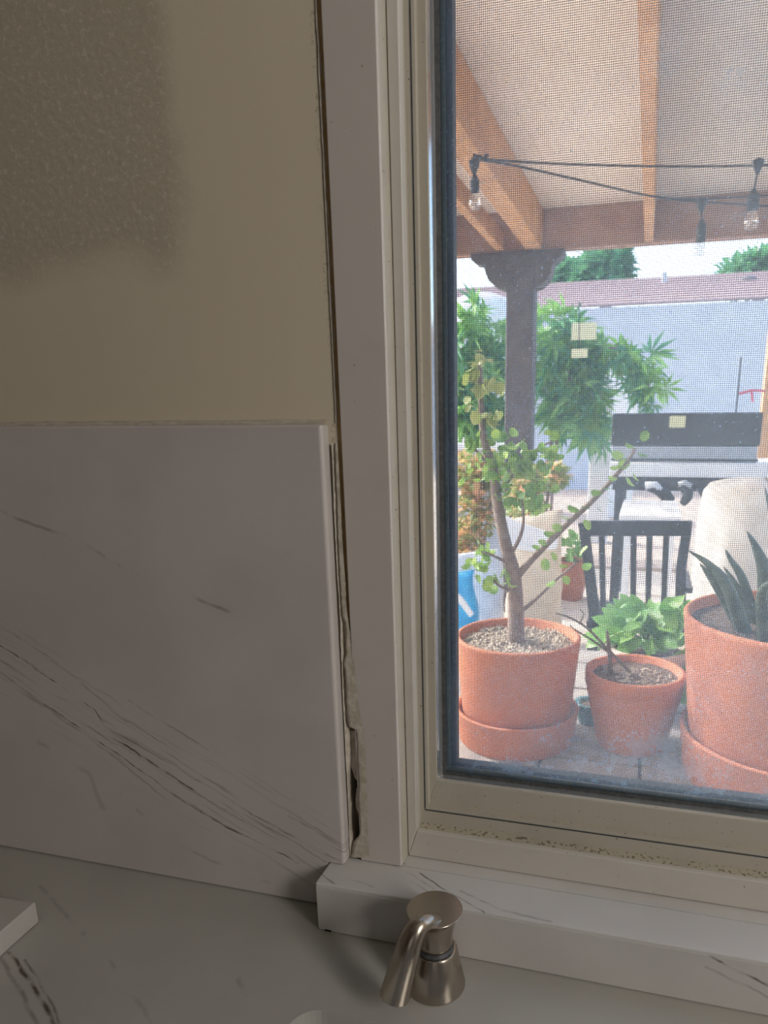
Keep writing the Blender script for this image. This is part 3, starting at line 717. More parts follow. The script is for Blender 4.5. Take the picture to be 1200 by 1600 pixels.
def put_leaf(me, parent, p, d, size, up=None, name='leaf'):
    o = bpy.data.objects.new(name, me); C.objects.link(o); o.parent = parent
    d = Vector(d).normalized(); u = up or Vector((random.uniform(-1, 1), random.uniform(-1, 1), random.uniform(.2, 1)))
    x = d.cross(u); x = x.normalized() if x.length > 1e-4 else d.orthogonal().normalized(); z = x.cross(d)
    mt = Matrix(((x.x, d.x, z.x, p.x), (x.y, d.y, z.y, p.y), (x.z, d.z, z.z, p.z), (0, 0, 0, 1))) @ Matrix.Scale(size, 4)
    o.matrix_local = Matrix.Translation(-BASE[parent.name]) @ mt; return o
def foliage_stuff(parent, name, mat, centers, n_, size, kind='oval'):
    """many small leaves joined, scattered over ellipsoids ((cx,cy,cz),(rx,ry,rz))"""
    vs, fs = leafmesh(kind); m = MB()
    for i in range(n_):
        (c, r) = random.choice(centers); d = Vector([random.gauss(0, 1) for _ in range(3)]).normalized()*random.random()**.4
        p = Vector((c[0]+d.x*r[0], c[1]+d.y*r[1], c[2]+d.z*r[2])); s_ = size*random.uniform(.6, 1.3)
        q = Vector((random.gauss(d.x, .7), random.gauss(d.y, .7), random.gauss(d.z-.2, .7))).to_track_quat('Y', 'Z').to_matrix()
        m.add([p+q @ (Vector(v)*s_) for v in vs], fs)
    bb = BASE[parent.name]; me = bpy.data.meshes.new(name); me.from_pydata([tuple(Vector(v)-bb) for v in m.v], [], m.f); me.materials.append(M[mat])
    o = bpy.data.objects.new(name, me); C.objects.link(o); o.parent = parent; o['kind'] = 'stuff'; BASE[o.name] = bb; return o
def far_tree(px0, px1, pyt, pyb, Y, label):
    a = P((px0+px1)/2, (pyt+pyb)/2, Y); k = mpp(a); t = thing('tree', (a.x, Y, GZ), label, 'tree', )
    rx, rz = (px1-px0)/2*k, (pyb-pyt)/2*k
    MB().tube([(a.x, Y, GZ), (a.x+.1, Y, a.z-rz*.6), (a.x, Y, a.z)], [.3, .22, .1], 8).build('trunk', M['bark'], t)
    foliage_stuff(t, 'foliage', 'leaf_blue', [((a.x, Y, a.z), (rx, rx, rz)), ((a.x-rx*.4, Y, a.z-rz*.5), (rx*.8, rx*.6, rz*.6)), ((a.x+rx*.35, Y, a.z+rz*.3), (rx*.5, rx*.5, rz*.6))], 2600, .42)
far_tree(905, 985, 392, 452, 27, 'rounded blue-green tree above the roof, right of the post capital')
far_tree(862, 912, 418, 455, 29, 'small low tree just right of the post capital, left of the larger tree')
far_tree(1130, 1240, 398, 450, 30, 'tree above the neighbouring roof at the right edge')

# ---- garden shrubs
def shrub(name, base, label, spots, mat, stems, size=.22):
    t = thing(name, base, label, 'shrub')
    m = MB()
    for s in stems: m.tube(cr([Vector(p) for p in s], 5), .018, 6)
    m.build('stems', M['bark'], t, smooth=True)
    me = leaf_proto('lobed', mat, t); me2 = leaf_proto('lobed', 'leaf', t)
    for (c, r, n_) in spots:
        for i in range(n_):
            d = Vector([random.gauss(0, 1) for _ in range(3)]).normalized()*random.random()**.35
            p = Vector((c.x+d.x*r[0], c.y+d.y*r[1], c.z+d.z*r[2]))
            put_leaf(me2 if random.random() < .55+.3*d.z else me, t, p, (d.x+random.gauss(0, .4), d.y*.6-.3, -.35+d.z*.4+random.gauss(0, .35)), size*random.uniform(.7, 1.25))  # upper leaves favour the lighter green, shading put into leaf colour
    return t
SY1 = 6.6
def S(px, py, rx, rz, n_, Y=SY1):
    c = P(px, py, Y); k = mpp(c); return (c, (rx*k, .35, rz*k), n_)
g0 = P(745, 700, SY1); g0.z = GZ+.03
shrub('garden_shrub', g0, 'leafy green shrub with cut leaves, left of the dark patio post',
      [S(740, 520, 52, 40, 75), S(735, 580, 55, 50, 90), S(750, 650, 48, 45, 75), S(715, 640, 30, 60, 40)], 'leaf_blue',
      [[g0, P(742, 640, SY1), P(738, 520, SY1)], [g0, P(760, 630, SY1), P(775, 540, SY1)], [g0, P(725, 640, SY1), P(712, 550, SY1)]])
g1 = P(860, 740, SY1); g1.z = GZ+.03
shrub('garden_shrub', g1, 'tall green shrub right of the post, one branch arching over toward the white wall',
      [S(870, 520, 38, 34, 60), S(880, 580, 48, 40, 75), S(900, 630, 44, 46, 80), S(915, 675, 34, 24, 24), S(962, 548, 34, 18, 26), S(1000, 575, 22, 24, 18), S(1015, 612, 22, 22, 16)], 'leaf_blue',
      [[g1, P(870, 690, SY1), P(890, 600, SY1), P(880, 500, SY1)], [P(848, 745, SY1), P(862, 690, SY1), P(870, 560, SY1)],
       [P(880, 640, SY1), P(915, 565, SY1), P(965, 545, SY1), P(1000, 575, SY1), P(1018, 620, SY1)]])
# sunlit gold stalk beside the post
# flowering bed
def bed(label, spots, nleaf, nfl, base):
    t = thing('flowering_bush', base, label, 'bush')
    cs = []
    for px_, py_, rx, rz, Y in spots:
        c = P(px_, py_, Y); k = mpp(c); cs.append(((c.x, c.y, c.z), (rx*k, .25, rz*k)))
    foliage_stuff(t, 'foliage', 'leaf_olive', cs, nleaf, .06); foliage_stuff(t, 'blossom', 'flower', cs, nfl, .055, 'round')
    m = MB()
    for c, r in cs: m.tube([(base[0], base[1], base[2]), ((base[0]+c[0])/2, c[1], (base[2]+c[2])/2), c], .012, 5)
    m.build('stems', M['bark'], t)
b1 = P(742, 800, 4.9); b1.z = GZ
bed('bush thick with orange blossom at the far left of the window, beyond the largest-trunked pot', [(735, 740, 34, 30, 5.0), (745, 800, 36, 40, 4.9), (725, 850, 24, 36, 4.7), (775, 730, 30, 18, 5.0)], 1500, 900, b1)
b2 = P(838, 800, 4.1); b2.z = GZ
bed('low bush with sparse orange blossom at the foot of the dark post', [(830, 748, 36, 16, 4.1), (860, 742, 26, 12, 4.1), (818, 780, 26, 26, 4.05)], 900, 260, b2)
# low wall with white cap, left of the post
c0_ = P(700, 694, 5.9); c1_ = P(800, 696, 5.9)
lw = thing('garden_wall', (c0_.x, 5.9, GZ), 'low garden wall with a white cap behind the orange bush', 'garden wall')
MB().box(-5, c1_.x, 5.9, 6.05, GZ, c0_.z-.05).build('wall_body', M['greymetal'], lw)
MB().box(-5, c1_.x, 5.86, 6.09, c0_.z-.049, c0_.z+.005).build('wall_cap', M['white'], lw)
# white pillar and arched panel behind the shrub
a_ = P(922, 700, 7.2); b_ = P(955, 700, 7.2)
pt = MB().box(a_.x, b_.x, 7.2, 7.35, GZ, P(940, 600, 7.2).z).build('fence_pillar', M['white'], None, bevel=.01); tag(pt, 'pale bluish white pillar right of the shrub, left of the grill', 'pillar')
c_ = P(965, 640, 9.3); k = mpp(c_)
m = MB(); poly = [(c_.x-k*30, GZ), (c_.x+k*30, GZ)]+[(c_.x+k*30*math.cos(t), c_.z+k*70*math.sin(t)) for t in [PI*i/16 for i in range(17)]]
o = m.prism(poly, 9.3, 9.36).build('arched_panel', M['white'], None); tag(o, 'white round-topped garden panel leaning behind the arching branch', 'panel')
# white dome-topped canopy left
c_ = P(752, 500, 9.5); k = mpp(c_)
o = MB().lathe((c_.x, 9.5, c_.z), [(k*58, GZ-c_.z+.001), (k*62, -k*10), (k*56, k*14), (k*40, k*30), (k*18, k*38), (0, k*40)], 24).build('garden_tent', M['white'], None, smooth=True)
tag(o, 'white dome-topped garden canopy behind the shrub left of the post', 'canopy')
# pale yellow squares in the shrub
TY = 6.1
yt = thing('yellow_squares', P(905, 505, TY), 'two pale yellow squares on a cord in the shrub right of the post', 'flat_square')
def pbox(x0, y0, x1, y1, Y, th):
    a = P(x0, (y0+y1)/2, Y); b = P(x1, (y0+y1)/2, Y); t_ = P((x0+x1)/2, y0, Y).z; bo = P((x0+x1)/2, y1, Y).z
    return MB().box(a.x, b.x, Y, Y+th, bo, t_)
pbox(893, 504, 932, 531, TY, .01).build('upper_square', M['yellow'], yt)
pbox(893, 545, 918, 559, TY, .01).build('lower_square', M['yellow'], yt)
MB().tube([P(905, 470, TY), P(905, 505, TY), P(905, 546, TY)], .004, 5).build('string', M['black'], yt)

# ---- grill on a white counter
GY = 4.60
tz = P(1080, 724, GY).z                       # counter top front edge
gl_x0, gl_x1 = P(958, 730, GY).x, P(1330, 730, GY).x
ct = thing('outdoor_counter', ((gl_x0+gl_x1)/2, GY, GZ), 'long white-topped outdoor table on black legs in front of the white wall', 'table')
tb0 = P(1080, 746, GY).z
MB().box(gl_x0-.02, gl_x1, GY, GY+.62, tb0, tz).build('table_top', M['white'], ct, bevel=.006)
ap = P(1080, 768, GY).z
MB().box(gl_x0+.0, P(1150, 750, GY).x, GY+.02, GY+.05, ap, tb0-.001).build('apron', M['black'], ct)
lx = P(962, 850, GY)
for xx in (lx.x, gl_x1-.05):
    for yy in (GY+.01, GY+.55): MB().box(xx-.025, xx+.04, yy, yy+.05, GZ, tb0-.001).build('leg', M['black'], ct, bevel=.003)
gy = GY+.12
gr = thing('grill_box', (P(1070, 720, gy).x, gy, tz), 'grey box with wide black lid and small yellow sticker on the white outdoor table', 'grill')
x0, x1 = P(955, 690, gy).x, P(1188, 690, gy).x; zl = P(1075, 697, gy).z; zt = P(1075, 645, gy).z
MB().box(x0+.01, x1-.01, gy+.0, gy+.12, tz+.001, zl).build('body', M['greymetal'], gr, bevel=.005)
lid = MB().box(x0, x1, gy-.015, gy+.13, zl+.001, zt).build('lid', M['black'], gr, bevel=.01)
pbox(1046, 650, 1071, 668, gy-.0175, .002).build('sticker', M['yellow'], lid)
MB().box(P(955, 710, gy).x, x1, gy-.01, gy+.012, P(1075, 720, gy).z, P(1075, 717, gy).z).build('drip_edge', M['black'], gr)
rod = MB().tube([P(1150, 645, gy+.5), P(1158, 558, gy+.5)], .006, 6); rod.tube([P(1150, 645, gy+.5), Vector((P(1150, 645, gy+.5).x, gy+.5, tz+.001))], .006, 6)
o = rod.build('thin_rod', M['black'], None); tag(o, 'thin dark rod standing up behind the grill lid', 'rod')
m = MB(); q = [P(x, y, gy+.52) for x, y in ((1153, 618), (1175, 612), (1196, 613), (1196, 609), (1174, 608), (1153, 613))]
m.prism([(p.x, p.z) for p in q], gy+.508, gy+.512); q = [P(x, y, gy+.52) for x, y in ((1172, 612), (1176, 612), (1178, 628), (1174, 628))]; m.prism([(p.x, p.z) for p in q], gy+.508, gy+.512)
o = m.build('ribbon', M['pink'], None); tag(o, 'small pink ribbon tied to the thin rod behind the grill', 'ribbon')
wx = P(1193, 620, 5.9).x
o = MB().box(wx, wx+.12, 5.9, 6.02, GZ, GZ+2.1).build('timber_post', M['timber'], None, bevel=.004); tag(o, 'brown timber post at the right edge behind the grill', 'post')
# dark gloves / tools hanging under the table edge
def blob(name, pts, Y, r, label, cat, mat='black'):
    t = thing(name, P(*pts[0], Y), label, cat)
    m = MB()
    for (a, b) in zip(pts[:-1], pts[1:]): pass
    q = cr([P(x, y, Y+.01*math.sin(i*2)) for i, (x, y) in enumerate(pts)], 4); k = mpp(q[0])
    rr = [k*r*(.55+.45*math.sin(PI*min(1, (i+1)/(len(q)))))+k*.8 for i in range(len(q))]
    m.tube(q, rr, 8); m.build('body', M[mat], t, smooth=True); return t
g_ = blob('work_glove', [(1012, 760), (1028, 764), (1040, 774), (1050, 782)], GY-.05, 9, 'dark glove with pale cuff lying at the table edge', 'glove')
k = mpp(P(1020, 762, GY-.05))
MB().tube([P(1008, 759, GY-.06), P(1024, 758, GY-.06), P(1033, 766, GY-.06)], k*6, 8).build('cuff', M['clearbag'], g_, smooth=True)
for i in range(4): MB().tube([P(1040+i*4, 774+i*1, GY-.06), P(1032+i*6, 786+i*.5, GY-.065), P(1030+i*6, 794-i, GY-.06)], k*2.6, 6).build('finger', M['black'], g_, smooth=True)
g2 = blob('work_glove', [(1062, 758), (1072, 764), (1074, 776), (1066, 788)], GY-.07, 8, 'second dark glove hanging lower beside the first, right of it', 'glove')
MB().tube([P(1060, 757, GY-.09), P(1070, 754, GY-.09), P(1080, 760, GY-.09)], k*4, 8).build('cuff', M['greymetal'], g2, smooth=True)
g3 = blob('garden_clamp', [(1092, 760), (1098, 768), (1104, 776), (1106, 760)], GY-.03, 6, 'small dark clamp hanging from the table edge next to the cloth', 'clamp')

# ---- draped cloth
def drape(name, cx, Y, zt, rx, ry, zb, label, mat='cloth'):
    m = MB(); n1, n2 = 72, 22
    for j in range(n2+1):
        t = j/n2
        for i in range(n1):
            a = 2*PI*i/n1
            if t < .3: s = t/.3; rr = s*.82; z_ = zt-.05*s**3*1.0
            else: s = (t-.3)/.7; rr = .82+.22*s+.06*s*math.sin(a*9+2*math.sin(a*2))+.035*s*math.sin(a*17+1); z_ = zt-.05-(zt-.05-zb)*s
            z_ += .02*noise.noise(Vector((math.cos(a)*2, math.sin(a)*2, t*4)))
            m.v.append((cx+rx*rr*math.cos(a), Y+ry*rr*math.sin(a), max(z_, zb)))
    for j in range(n2): m.f += [(j*n1+i, j*n1+(i+1) % n1, (j+1)*n1+(i+1) % n1, (j+1)*n1+i) for i in range(n1)]
    o = m.build(name, M[mat], None, smooth=True); return tag(o, label, 'cloth cover')
cc = P(1195, 752, 3.35); drape('cloth_cover', cc.x+.02, 3.5, cc.z, 112*mpp(cc), .30, GZ, 'beige cloth draped over garden furniture, right of the black chair')
c2_ = P(1020, 822, 2.9); 
# low white table behind the chair
TY_ = 3.55
wt_ = thing('low_white_table', (P(1010, 806, TY_).x, TY_+.2, GZ), 'low white table seen through the black chair back', 'table')
x0, x1, zt_ = P(968, 800, TY_).x, P(1066, 800, TY_).x, P(1020, 806, TY_).z
MB().box(x0, x1, TY_, TY_+.75, zt_-.03, zt_).build('table_top', M['white'], wt_, bevel=.004)
for xx in (x0+.03, x1-.06):
    for yy in (TY_+.03, TY_+.69): MB().box(xx, xx+.03, yy, yy+.03, GZ, zt_-.031).build('leg', M['white'], wt_)

# ---- black slatted chair (back toward the window)
CY = 2.75
ch = thing('patio_chair', (P(990, 850, CY).x, CY+.2, GZ), 'black slat-back patio chair behind the leafy potted plants', 'chair')
A0, A1 = P(906, 818, CY), P(1080, 818, CY)
def cp(x, y): return P(x, y, CY)
def quadbar(nm, pts, th, parent=ch, Y=CY): 
    q = [P(x, y, Y) for x, y in pts]; return MB().prism([(p.x, p.z) for p in q], Y, Y+th).build(nm, M['black'], parent, bevel=.004)
quadbar('top_rail', [(903, 818), (925, 814), (1082, 814), (1080, 838), (925, 838), (906, 842)], .03)
quadbar('back_post', [(906, 838), (922, 838), (940, 980), (922, 985)], .035)
quadbar('back_post', [(1064, 838), (1080, 838), (1072, 890), (1072, 975), (1054, 975), (1056, 890)], .035)
for x in (935, 985, 1010, 1036):
    quadbar('slat', [(x, 838), (x+10, 838), (x+8+(990-x)*.08, 975), (x-1+(990-x)*.08, 975)], .014)
sz = P(990, 975, CY).z
xa, xb = P(926, 975, CY).x, P(1064, 975, CY).x
MB().box(xa-.03, xb+.03, CY-.0, CY+.40, sz-.04, sz).build('seat', M['black'], ch, bevel=.006)
for xx in (xa-.02, xb-.01):
    for yy in (CY+.002, CY+.36): MB().box(xx, xx+.03, yy, yy+.03, GZ, sz-.041).build('leg', M['black'], ch)
for xx in (xb+.02,):
    MB().bar((xx, CY+.01, sz+.17), (xx, CY+.38, sz+.17), .04, .025).build('armrest', M['black'], ch)

# ---- bags and bits on the patio
def sack(name, px0, px1, pyt, pyb, dy, mat, label, cat, flap=None):
    f_ = PZ((px0+px1)/2, pyb, GZ); k = mpp(f_); w_ = (px1-px0)*k; h_ = (P((px0+px1)/2, pyt, f_.y).z-GZ)
    t = thing(name, f_, label, cat); m = MB(); n1, n2 = 28, 14
    for j in range(n2+1):
        t_ = j/n2; sq = 1-.10*t_; th_ = (dy*(1-t_*.75))
        for i in range(n1):
            a = 2*PI*i/n1; x_ = math.copysign(abs(math.cos(a))**.6, math.cos(a))*w_/2*sq; y_ = math.copysign(abs(math.sin(a))**.6, math.sin(a))*th_/2
            p = Vector((f_.x+x_, f_.y+dy/2+y_, GZ+h_*t_*(1+.10*x_/w_)))
            nz = noise.noise(p*7)*.02; p.x += nz; p.y += nz; m.v.append(tuple(p))
    for j in range(n2): m.f += [(j*n1+i, j*n1+(i+1) % n1, (j+1)*n1+(i+1) % n1, (j+1)*n1+i) for i in range(n1)]
    m.f += [tuple(reversed(range(n1))), tuple(range(n2*n1, (n2+1)*n1))]
    m.build('bag_body', M[mat], t, smooth=True); return t, f_, k
t1, f_, k = sack('soil_sack', 785, 872, 808, 1010, .25, 'sack', 'beige sack standing on the patio behind the jade plant trunk', 'sack')
q = [P(x, y, f_.y-.05) for x, y in ((778, 800), (800, 812), (840, 826), (872, 838), (870, 858), (835, 862), (795, 856), (782, 835))]
MB().prism([(p.x, p.z) for p in q], f_.y-.055, f_.y-.02).build('paper_flap', M['white'], t1, bevel=.01)
t2, f_, k = sack('plastic_bag', 694, 782, 868, 1020, .22, 'clearbag', 'crumpled milky plastic bag left of the beige sack', 'plastic bag')
t3, f_, k = sack('printed_bag', 668, 742, 902, 1060, .20, 'blue', 'blue and white printed bag at the far left behind the first pot', 'bag')
q = [P(x, y, f_.y-.03) for x, y in ((700, 914), (722, 934), (740, 960), (734, 964), (716, 940), (698, 922))]
MB().prism([(p.x, p.z) for p in q], f_.y-.035, f_.y-.015).build('white_stripe', M['white'], t3)
def pot(name, c, rt, rb, h, label, cat='plant pot', mat='terra', rim=0, wall=.012, soil=None, soil_d=.03, group=None, thick=.0):
    t = thing(name, c, label, cat, group)
    pr = [(rb*.98, .0006), (rb, .004), (rt-rim if rim else rt*.995, h*.80 if rim else h*.97)]
    if rim: pr += [(rt-.003, h*.81), (rt, h*.83)]
    pr += [(rt, h*.985), (rt-wall*.3, h), (rt-wall*.7, h), (rt-wall, h*.985), (rt-wall-.005, h-soil_d-.02), (0, h-soil_d-.02)]
    MB().lathe(c, pr, 56).build('pot_body', M[mat], t, smooth=True)
    if soil:
        m = MB(); rs = rt-wall-.003; K = 10; n1 = 36
        for j in range(K+1):
            for i in range(n1):
                r_ = rs*j/K; a = 2*PI*i/n1; p = Vector((c.x+r_*math.cos(a), c.y+r_*math.sin(a), c.z+h-soil_d)); p.z += .004*noise.noise(p*60)+.004*(1-j/K); m.v.append(tuple(p))
        for j in range(K): m.f += [(j*n1+i, j*n1+(i+1) % n1, (j+1)*n1+(i+1) % n1, (j+1)*n1+i) for i in range(n1)]
        m.build('soil', M[soil], t, smooth=True)
    return t
def gravel(t, c, r, z, n_, size, mats=('gravel',)):
    m = MB()
    for i in range(n_):
        a = random.uniform(0, 2*PI); q = r*random.random()**.5; s_ = size*random.uniform(.6, 1.3)
        p = Vector((c.x+q*math.cos(a), c.y+q*math.sin(a), z+random.uniform(0, s_*.6)))
        vs = [p+Vector((s_, 0, 0)), p+Vector((0, s_*.8, 0)), p-Vector((s_, 0, 0)), p-Vector((0, s_*.8, 0)), p+Vector((0, 0, s_*.7)), p-Vector((0, 0, s_*.7))]
        m.add(vs, [(0, 1, 4), (1, 2, 4), (2, 3, 4), (3, 0, 4), (1, 0, 5), (2, 1, 5), (3, 2, 5), (0, 3, 5)])
    m.build('gravel', M[mats[0]], t, kind='stuff')
# distant terracotta pot and fruit
f_ = PZ(892, 935, GZ); k = mpp(f_); tp = pot('plant_pot', f_, 26*k, 18*k, 62*k, 'distant terracotta pot between the beige sack and black chair', soil='soil')
me = leaf_proto('oval', 'leaf', tp)
for i in range(36): a = random.uniform(0, 2*PI); put_leaf(me, tp, f_+Vector((random.gauss(0, .05), random.gauss(0, .05), 62*k+random.uniform(-.02, .18))), (math.cos(a), math.sin(a), random.uniform(0, 1)), .09)
f_ = PZ(862, 938, GZ); k = mpp(f_)
fr_ = thing('orange_fruit', f_, 'small orange fruit on the patio beside the distant pot', 'fruit')
MB().lathe(f_, [(0.001, 0.0005), (k*7, k*3), (k*10, k*8), (k*8, k*14), (k*2, k*17), (0, k*16)], 16).build('fruit_body', simple('orange_skin', (.85, .32, .06), None, 20, .4), fr_, smooth=True)
MB().tube([f_+Vector((0, 0, k*16)), f_+Vector((.004, 0, k*20))], k*1.2, 5).build('stalk', M['twig'], fr_)

# ------------------------------------------------------------------ the pots on the ledge
# pot 1
W1 = PZ(806, 1150, LZ); k1 = mpp(W1)
r1t = 97*mpp(W1+Vector((0, 0, .2))); rimz = P(808, 991, W1.y).z; 
sh = P(806, 1101, W1.y).z-LZ
s1 = pot('pot_saucer', W1, 95*k1, 88*k1, sh, 'deep terracotta saucer under the jade plant pot at the left', 'saucer', wall=.010, soil=None, soil_d=sh-.028)
p1 = pot('potted_jade', Vector((W1.x, W1.y, LZ+.016)), r1t, 80*k1, rimz-LZ-.016, 'large terracotta pot with gravel and a branching jade plant, left of the window', 'potted plant', soil='gravel', soil_d=.022)
TOP = rimz-.022
gravel(p1, W1, r1t-.016, TOP+.004, 900, .0045)
YJ = W1.y
def J(x, y, dy=0): return P(x, y, YJ+dy)
trunk = [J(806, 1012), J(806, 960), J(803, 900), J(790, 850), J(778, 790), J(770, 730), J(757, 690), J(752, 640), J(750, 570)]
trunk[0].z = TOP
MB().tube(cr(trunk, 6), [(.021-.0165*(i/48)**.75) for i in range(49)], 12).build('trunk', M['bark'], p1, smooth=True)
brs = [([J(805, 905), J(830, 875, .01), J(880, 825, .03), J(930, 778, .05), J(965, 740, .06), J(985, 715, .06), J(992, 700, .06)], .0085, .003, ),
       ([J(808, 960), J(835, 938, .02), J(870, 905, .04), J(900, 880, .05)], .0055, .002),
       ([J(797, 868), J(812, 840, -.02), J(818, 812, -.02), J(815, 780, -.03)], .005, .002),
       ([J(803, 925), J(780, 915, -.02), J(765, 900, -.03)], .004, .002), ([J(795, 880), J(770, 868, -.03), J(752, 862, -.04)], .004, .002),
       ([J(775, 770), J(800, 745, .02), J(835, 705, .03), J(862, 690, .03)], .005, .002), ([J(770, 735), J(745, 705, .0), J(725, 690)], .004, .002)]
for pts, ra, rb_ in brs:
    q = cr(pts, 5); MB().tube(q, [ra+(rb_-ra)*i/(len(q)-1) for i in range(len(q))], 8).build('branch', M['bark'], p1, smooth=True)
me = leaf_proto('round', 'leaf_jade', p1); meo = leaf_proto('round', 'leaf_olive', p1)
def sprig(x, y, n_, r, dy=0, sz=.022, m_=None):
    for i in range(n_):
        p = J(x+random.gauss(0, r), y+random.gauss(0, r*.8), dy+random.gauss(0, .02))
        put_leaf(m_ or me, p1, p, (random.gauss(0, 1), random.gauss(-.2, .6), random.gauss(.3, .8)), sz*random.uniform(.7, 1.25))
for a in [(780, 715, 26, 22), (825, 725, 26, 20), (745, 745, 14, 18), (845, 760, 12, 12), (800, 770, 12, 14), (795, 700, 20, 16), (770, 725, 14, 14), (815, 740, 22, 16), (835, 715, 12, 14), (790, 760, 8, 12), (815, 790, 16, 13), (838, 792, 8, 8), (760, 870, 16, 10), (742, 885, 8, 7), (765, 905, 12, 10),
          (785, 905, 6, 6), (728, 700, 10, 10), (745, 690, 8, 9), (870, 690, 6, 8), (857, 705, 6, 8)]: sprig(*a)
for a in [(752, 560, 8, 8), (740, 600, 9, 8), (762, 615, 9, 8), (738, 640, 8, 8), (765, 655, 7, 8)]: sprig(*a, sz=.026, m_=meo)
for x, y, dx, dz in [(1003, 690, .4, 1), (990, 700, -1, .5), (996, 708, 1, -.3), (975, 712, -1, .1), (985, 722, -1, -.3), (972, 728, -1, -.2), (988, 738, .6, -.8), (965, 748, -1, .1), (978, 745, .7, -.8), (958, 762, -.8, -.1),
                     (940, 772, -1, .2), (948, 778, .8, -.6), (930, 790, .8, -.7), (922, 795, -.9, .2), (905, 800, -.8, .4), (912, 812, .6, -.8), (895, 812, -1, .3), (880, 826, -1, .2), (886, 840, .6, -.9),
                     (868, 835, -1, .1), (858, 848, -1, .1), (862, 862, .5, -1), (846, 856, -1, .2), (850, 872, .3, -1), (895, 878, -.3, 1), (905, 868, .6, .8), (888, 885, -1, .1), (908, 885, 1, .1), (880, 900, .6, -.7), (868, 908, -.7, -.4)]:
    dy_ = max(0, (x-805)/3000)
    put_leaf(me, p1, J(x, y, dy_), (dx, -.2, dz), random.uniform(.020, .028))
# pot 2
W2 = PZ(985, 1160, LZ); k2 = mpp(W2); rz2 = P(986, 1045, W2.y).z
r2t = 76*mpp(W2+Vector((0, 0, .15)))
p2 = pot('twig_pot', W2, r2t, 52*k2, rz2-LZ, 'small terracotta pot of dark soil with dead twigs, middle of the window', 'plant pot', soil='soil', soil_d=.016, rim=.002)
gravel(p2, W2+Vector((.02, -.02, 0)), r2t*.6, rz2-.014, 130, .004)
def J2(x, y, dy=0): return P(x, y, W2.y+dy)
for pts, ra in (([J2(985, 1050), J2(950, 1015), J2(918, 982), J2(890, 965), J2(868, 958)], .004), ([J2(955, 1022), J2(925, 1000), J2(900, 985, -.02), J2(890, 976, -.02)], .003),
                ([J2(905, 975), J2(912, 960), J2(906, 952)], .002), ([J2(955, 1052), J2(950, 1000), J2(948, 985)], .006)):
    q = cr(pts, 5); q[0].z = min(q[0].z, rz2+.1); MB().tube(q, [ra*(1-.6*i/(len(q)-1)) for i in range(len(q))], 7).build('twig', M['twig'], p2, smooth=True)
# pot 3
W3 = PZ(1223, 1215, LZ)
k3 = mpp(W3); rz3 = P(1223, 962, W3.y).z; r3t = 178*mpp(Vector((W3.x, W3.y, rz3)))
s3 = pot('pot_saucer', W3, 160*k3, 150*k3, .10, 'wide terracotta saucer under the biggest pot at the right edge', 'saucer', wall=.012, soil_d=.073)
p3 = pot('potted_aloe', Vector((W3.x, W3.y, LZ+.008)), r3t, 140*k3, rz3-LZ-.008, 'biggest terracotta pot with dark spiky aloe, at the right edge of the window', 'potted plant', soil='soil', soil_d=.02)
top3 = rz3-.02
def J3(x, y, dy=0): return P(x, y, W3.y+dy)
for pts, ra in (([J3(1165, 965, -.06), J3(1135, 915, -.08), J3(1105, 880, -.08), J3(1075, 860, -.08)], .014), ([J3(1160, 968, -.05), J3(1125, 925, -.07), J3(1105, 895, -.08), J3(1093, 880, -.08)], .010),
                ([J3(1185, 950), J3(1160, 905), J3(1142, 875), J3(1133, 858)], .010), ([J3(1180, 955), J3(1150, 915), J3(1130, 885)], .009), ([J3(1200, 955), J3(1195, 900), J3(1183, 860), J3(1167, 830)], .018),
                ([J3(1215, 955), J3(1215, 880), J3(1208, 820), J3(1195, 760)], .014), ([J3(1230, 955), J3(1245, 880), J3(1280, 820)], .018), ([J3(1240, 965), J3(1280, 930), J3(1330, 900)], .016), ([J3(1200, 970, -.1), J3(1190, 930, -.14), J3(1210, 905, -.18)], .014)):
    pts[0].z = top3; q = cr(pts, 6); L = len(q); MB().tube(q, [ra*(1-(i/(L-1))**1.4)+.0006 for i in range(L)], 7).build('leaf', M['aloe'], p3, smooth=True)
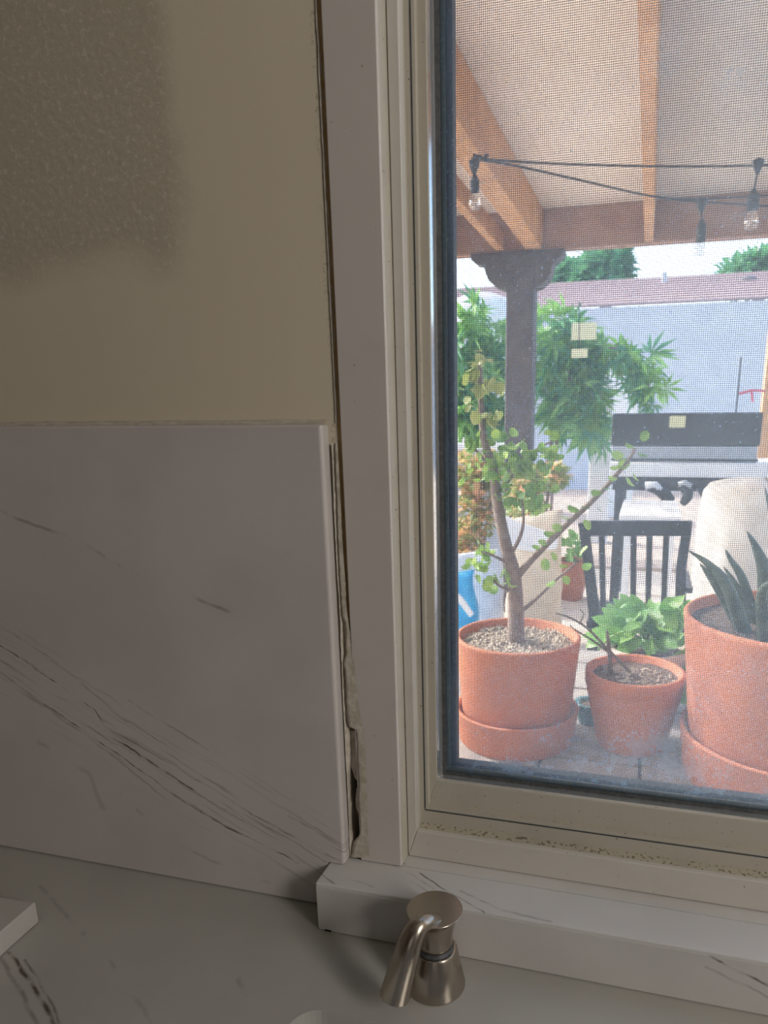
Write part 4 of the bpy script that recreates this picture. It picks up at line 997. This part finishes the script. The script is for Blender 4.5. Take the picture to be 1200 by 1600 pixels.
# leafy plant in a pale pot behind pot 2
W4 = PZ(1006, 1105, LZ); k4 = mpp(W4); rz4 = P(1006, 1008, W4.y).z
p4 = pot('leafy_plant', W4, 62*mpp(Vector((W4.x, W4.y, rz4))), 48*k4, rz4-LZ, 'bright green broad-leaved plant in a pale pot behind the twig pot', 'potted plant', mat='terra_pale', soil='soil', soil_d=.015, rim=.003)
me = leaf_proto('broad', 'leaf_big', p4); c = Vector((W4.x, W4.y, rz4-.01)); k = mpp(c)
spec = [(1000, 990, 990, 915, .05), (985, 1000, 920, 950, 0), (1000, 995, 1055, 925, .02), (1010, 990, 1070, 965, 0), (975, 1000, 900, 985, -.02), (1020, 1000, 1075, 1000, -.03), (990, 990, 950, 940, .03),
        (1010, 985, 1030, 930, .05), (960, 990, 905, 1010, -.03), (990, 1005, 960, 1030, -.06), (1000, 1005, 1050, 1015, -.06), (995, 985, 1010, 945, -.02), (980, 985, 960, 965, -.03), (1015, 990, 1045, 960, -.03)]
for x0, y0, x1, y1, dy in spec:
    a = P(x0, y0, W4.y+dy*.3); b = P(x1, y1, W4.y+dy); L = (b-a).length
    base_ = c+Vector((random.uniform(-.01, .01), 0, 0)); MB().tube([base_, (base_+a)/2+Vector((0, 0, .01)), a], .0022, 5).build('leaf_stalk', M['leaf_big'], p4, smooth=True)
    put_leaf(me, p4, a, b-a, L*.85, up=Vector((random.gauss(0, .25), -.6, 1)))
me3 = leaf_proto('oval', 'leaf', p4)
for i in range(80):
    a = random.uniform(0, 2*PI); q_ = random.random(); p = c+Vector((math.cos(a)*.11*q_, math.sin(a)*.07*q_, random.uniform(.01, .11)))
    put_leaf(me if i % 2 else me3, p4, p, (math.cos(a)+random.gauss(0, .3), math.sin(a)*.5-.2, random.uniform(-.6, 1.0)), random.uniform(.035, .065), up=Vector((random.gauss(0, .5), -.7, 1)))
# trailing light-green stalks
MB().tube(cr([P(935, 1015, W4.y-.03), P(955, 995, W4.y-.05), P(985, 985, W4.y-.05), P(1010, 990, W4.y-.03)], 5), .003, 6).build('leaf_stalk', M['leaf'], p4, smooth=True)
# leaves drooping right of the small pot
me2_ = leaf_proto('broad', 'leaf', p4)
for x0, y0, x1, y1 in ((1064, 1015, 1058, 1085), (1073, 1010, 1076, 1085), (1062, 1040, 1052, 1105), (1068, 1045, 1070, 1105)):
    a = P(x0, y0, W4.y-.04); b = P(x1, y1, W4.y-.05); put_leaf(me2_, p4, a, b-a, (b-a).length, up=Vector((0, -1, .1)))
# teal glazed pot low behind
W5 = PZ(922, 1128, LZ); k5 = mpp(W5); pot('glazed_pot', W5, 26*k5, 18*k5, 34*k5, 'small dark teal glazed pot on the ledge between the two front pots', 'plant pot', mat='teal', soil='soil', soil_d=.008)
print('ZS', ZS, 'YSB', YSB, 'disp', B, H, 'tip', tip, 'pots', W1, k1, W2, W3, r3t, 'header', hb, ht, 'wallz', wzt, 'offcut', th)
